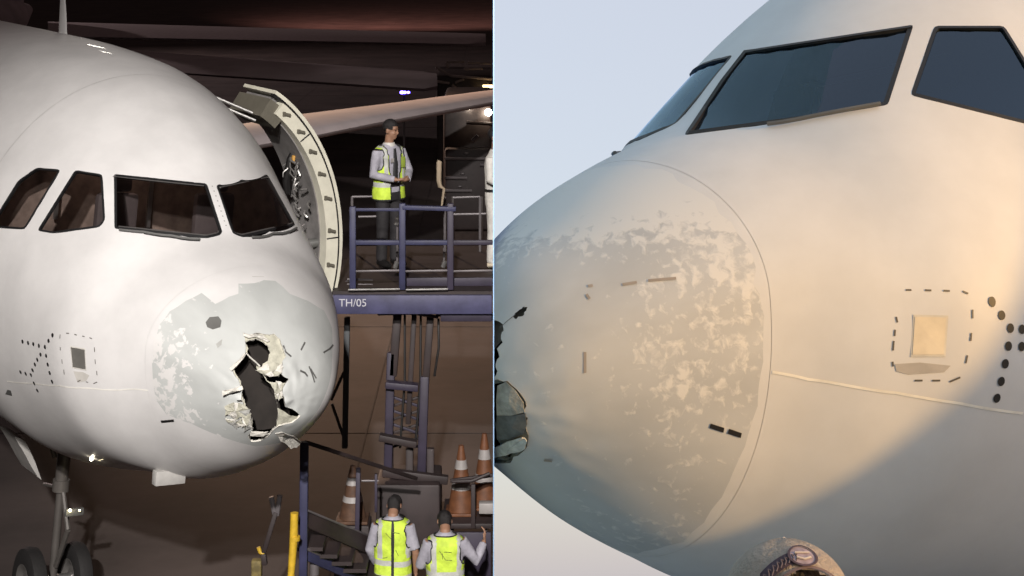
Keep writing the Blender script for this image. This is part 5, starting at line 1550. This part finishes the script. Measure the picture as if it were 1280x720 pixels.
DN = (0, -0.1, -1)
hang = lambda sx: ((sx * .235, .02, 1.13), (sx * .25, -.04, .88), (0, -0.1, -1), (-sx, 0, 0))
p = at(486, 345, 21.6)
deck_z = (plat.location + Vector((0, 0, dz))).z - 0.01
man1 = person('man in a yellow vest and tie standing on the blue platform', (at(486, 300, 21.6).x, 21.6, deck_z), R(38),
       [((-.27, -.06, 1.13), (-.07, -.27, 1.08), (0.9, -.2, 0), (0, 0, 1)), ((.27, -.04, 1.14), (.09, -.27, 1.06), (-0.9, -.25, 0), (0, .3, 1))], 'open', head_rz=R(34), head_nod=R(8))
man1.scale = (1.03, 1.03, 1.03)
man2 = person('ground worker with a black-striped yellow vest back and one bare forearm, left of two', (at(491, 690, 18.6).x, 18.6, 0), R(176),
       [((-.25, .02, 1.12), (-.245, -.05, .86), (0, -.1, -1), (1, 0, 0)), ((.25, .0, 1.13), (.20, -.15, .92), (-.3, -.6, -.7), (-1, 0, 0))], 'back', head_nod=R(80), sleeves='mixed')
man3 = person('ground worker with a plain-banded yellow vest back reaching out one arm, right of two', (at(556.5, 700, 18.1).x, 18.1, 0), R(184),
       [((-.33, -.03, 1.17), (-.42, -.14, 1.34), (-.1, -.2, 1), (1, 0, 0)), ((.26, -.04, 1.14), (.15, -.25, 1.05), (-.6, -.8, 0), (0, 0, 1))], 'back2', head_nod=R(82))
man4 = person('worker in white overalls half hidden at the right end of the platform', (at(619.0, 300, 21.5).x, 21.5, deck_z), R(70),
       [((-.27, -.03, 1.15), (-.20, -.26, 1.02), (0, -1, 0), (0, 0, -1)), ((.27, -.03, 1.15), (.2, -.26, 1.02), (0, -1, 0), (0, 0, -1))], 'white')
man4.scale = (0.98, 0.98, 0.98)
bpy.context.view_layer.update()
for o in list(man4.children_recursive):
    if o.type == 'MESH':
        clip_side(o, True)
        if len(o.data.polygons) == 0: bpy.data.objects.remove(o)

# ---- the onlooker in the cap on the daylight side
M_CAP = mat('beige_cotton_cap', (0.68, 0.60, 0.53), 0.9, var=0.12, scale=14, bump=0.4, bscale=120)
M_CAPD = mat('dark_plum_patch', (0.085, 0.06, 0.085), 0.8, var=0.3, scale=60)
M_CAPE = mat('lilac_embroidery', (0.36, 0.30, 0.36), 0.8, var=0.3, scale=70)
top = at(979, 664, 3.0)
gz = (Vector(top) - GND).dot(UP)                     # height of the cap's top over the sloping apron
foot = Vector(top) - UP * gz
sc_ = (gz - 0.012) / 1.801
RM = Matrix.Translation(foot) @ Matrix.Rotation(-TILT, 4, 'X') @ Matrix.Rotation(R(180), 4, 'Z') @ Matrix.Diagonal((sc_, sc_, sc_, 1))
man5 = person('onlooker seen from behind in a beige cap, watching the daylight airliner', tuple(foot), 0, [hang(-1), hang(1)], 'plain', root_rot=RM)
cap = obj('cap', bmesh.new(), M_CAP, man5)
def cap_pt(az, el, out=0.0):
    """az from the back of the head to the wearer's right (viewer's right), el above the rim, degrees"""
    a, e = R(az), R(el)
    rx, ry, rz_ = 0.110 + out, 0.120 + out, 0.106 + out
    return Vector((-rx * math.cos(e) * math.sin(a), 0.0 + ry * math.cos(e) * math.cos(a), 1.695 + rz_ * math.sin(e)))
def cap_loc(v): return Vector(v)
bm = bmesh.new()
N1, N2, AZ0 = 72, 26, 14.0
grid = [[bm.verts.new(cap_pt(-180 + 360 * i / N1, -14 + 104 * j / N2, 0.0012 * math.cos(R(6 * (-180 + 360 * i / N1))))) for i in range(N1)] for j in range(N2)]
tp_ = bm.verts.new(cap_pt(0, 90))
for j in range(N2 - 1):
    for i in range(N1):
        az = -180 + 360 * (i + 0.5) / N1; el = -14 + 104 * (j + 0.5) / N2
        if math.hypot((az - AZ0) / 38.0, (el + 16) / 47.0) < 1.0: continue          # half-moon opening over the strap
        bm.faces.new((grid[j][i], grid[j][(i + 1) % N1], grid[j + 1][(i + 1) % N1], grid[j + 1][i]))
for i in range(N1): bm.faces.new((grid[-1][i], grid[-1][(i + 1) % N1], tp_))
bmesh.ops.solidify(bm, geom=bm.faces[:], thickness=0.003)
bmesh.ops.recalc_face_normals(bm, faces=bm.faces[:])
bm.to_mesh(cap.data); bm.free()
cap.data.polygons.foreach_set('use_smooth', [True] * len(cap.data.polygons))
def cap_strip(name, f0, f1, azs, m, out=0.004, parent=None):
    bm = bmesh.new(); A = [bm.verts.new(cap_pt(a, f0(a), out)) for a in azs]; B = [bm.verts.new(cap_pt(a, f1(a), out)) for a in azs]
    for i in range(len(azs) - 1): bm.faces.new((A[i], A[i + 1], B[i + 1], B[i]))
    bmesh.ops.recalc_face_normals(bm, faces=bm.faces[:])
    return obj(name, bm, m, parent or cap)
azs = list(np.linspace(-34, 10, 24))
arc = lambda r_: (lambda a: -16 + 41 * r_ * math.sqrt(max(0.02, 1 - ((a - AZ0) / (38 * r_)) ** 2)))
cap_strip('embroidered_band', arc(1.30), arc(1.62), azs, M_CAPD)
cap_strip('opening_trim', arc(1.13), arc(1.19), list(np.linspace(-24, 52, 30)), mat('dark_trim', (0.16, 0.12, 0.13), 0.9))
rnd = random.Random(2); bm = bmesh.new()
for k in range(9):
    a = -30 + k * 4; e0 = arc(1.34)(a); e1 = arc(1.52)(a)
    add_tube(bm, [cap_pt(a, e0, 0.006), cap_pt(a + 1.5, (e0 + e1) / 2, 0.006), cap_pt(a, e1, 0.006)], 0.0012, 5)
    add_tube(bm, [cap_pt(a, e1, 0.006), cap_pt(a + 2.6, e1 - 1, 0.006)], 0.0012, 5)
obj('embroidery', bm, mat('grey_thread', (0.16, 0.13, 0.15), 0.9), cap)
def ell(name, c, ra, re, m, out, hole=0.0):
    bm = bmesh.new(); n = 32
    O = [bm.verts.new(cap_pt(c[0] + ra * math.cos(2 * math.pi * k / n), c[1] + re * math.sin(2 * math.pi * k / n), out)) for k in range(n)]
    if hole:
        I = [bm.verts.new(cap_pt(c[0] + ra * hole * math.cos(2 * math.pi * k / n), c[1] + re * hole * math.sin(2 * math.pi * k / n), out)) for k in range(n)]
        for k in range(n): bm.faces.new((O[k], O[(k + 1) % n], I[(k + 1) % n], I[k]))
    else:
        c0 = bm.verts.new(cap_pt(c[0], c[1], out))
        for k in range(n): bm.faces.new((O[k], O[(k + 1) % n], c0))
    bmesh.ops.recalc_face_normals(bm, faces=bm.faces[:])
    return obj(name, bm, m, cap)
ec = (11, arc(1.45)(11))
ell('emblem_disc', ec, 16, 11, M_CAPE, 0.006)
ell('emblem_ring', ec, 17.5, 12, M_CAPD, 0.0075, 0.84)
bm = bmesh.new()
add_tube(bm, [cap_pt(ec[0] - 8, ec[1] - 3, 0.008), cap_pt(ec[0], ec[1] - 5, 0.008), cap_pt(ec[0] + 8, ec[1] - 3, 0.008)], 0.002, 6)
add_tube(bm, [cap_pt(ec[0] - 9, ec[1] + 2, 0.008), cap_pt(ec[0] + 9, ec[1] + 2, 0.008)], 0.0015, 6)
obj('emblem_stitching', bm, mat('pale_thread', (0.6, 0.56, 0.55), 0.9), cap)
bm = bmesh.new()
V = []
for k in range(21):
    a = R(-75 + 150 * k / 20)
    V.append((cap_pt(180 + math.degrees(a) * 1.0, -8), Vector((-0.088 * math.sin(a + math.pi) * 1.0, -0.10 - 0.085 * math.cos(a), 1.655))))
rows = [[bm.verts.new(u), bm.verts.new(w)] for u, w in V]
for a, b in zip(rows[:-1], rows[1:]): bm.faces.new((a[0], b[0], b[1], a[1]))
bmesh.ops.solidify(bm, geom=bm.faces[:], thickness=0.004)
obj('cap_peak', bm, M_CAP, cap)
bm = bmesh.new(); add_ball(bm, cap_pt(0, 90, -0.001), 0.004); obj('cap_button', bm, M_CAP, cap)


# nothing of the night apron may stick through the partition wall, nor the other way round
bpy.context.view_layer.update()
for o in list(SC.objects):
    if o.type != 'MESH' or not o.data.vertices or o.get('kind') == 'structure' or o.name.startswith('partition_wall'): continue
    r_ = o
    while r_.parent: r_ = r_.parent
    if r_ in (air_r, br, man5): continue
    W = o.matrix_world
    if max((W @ v.co).x for v in o.data.vertices) > -0.002:
        if clip_side(o, True) == 0: bpy.data.objects.remove(o)
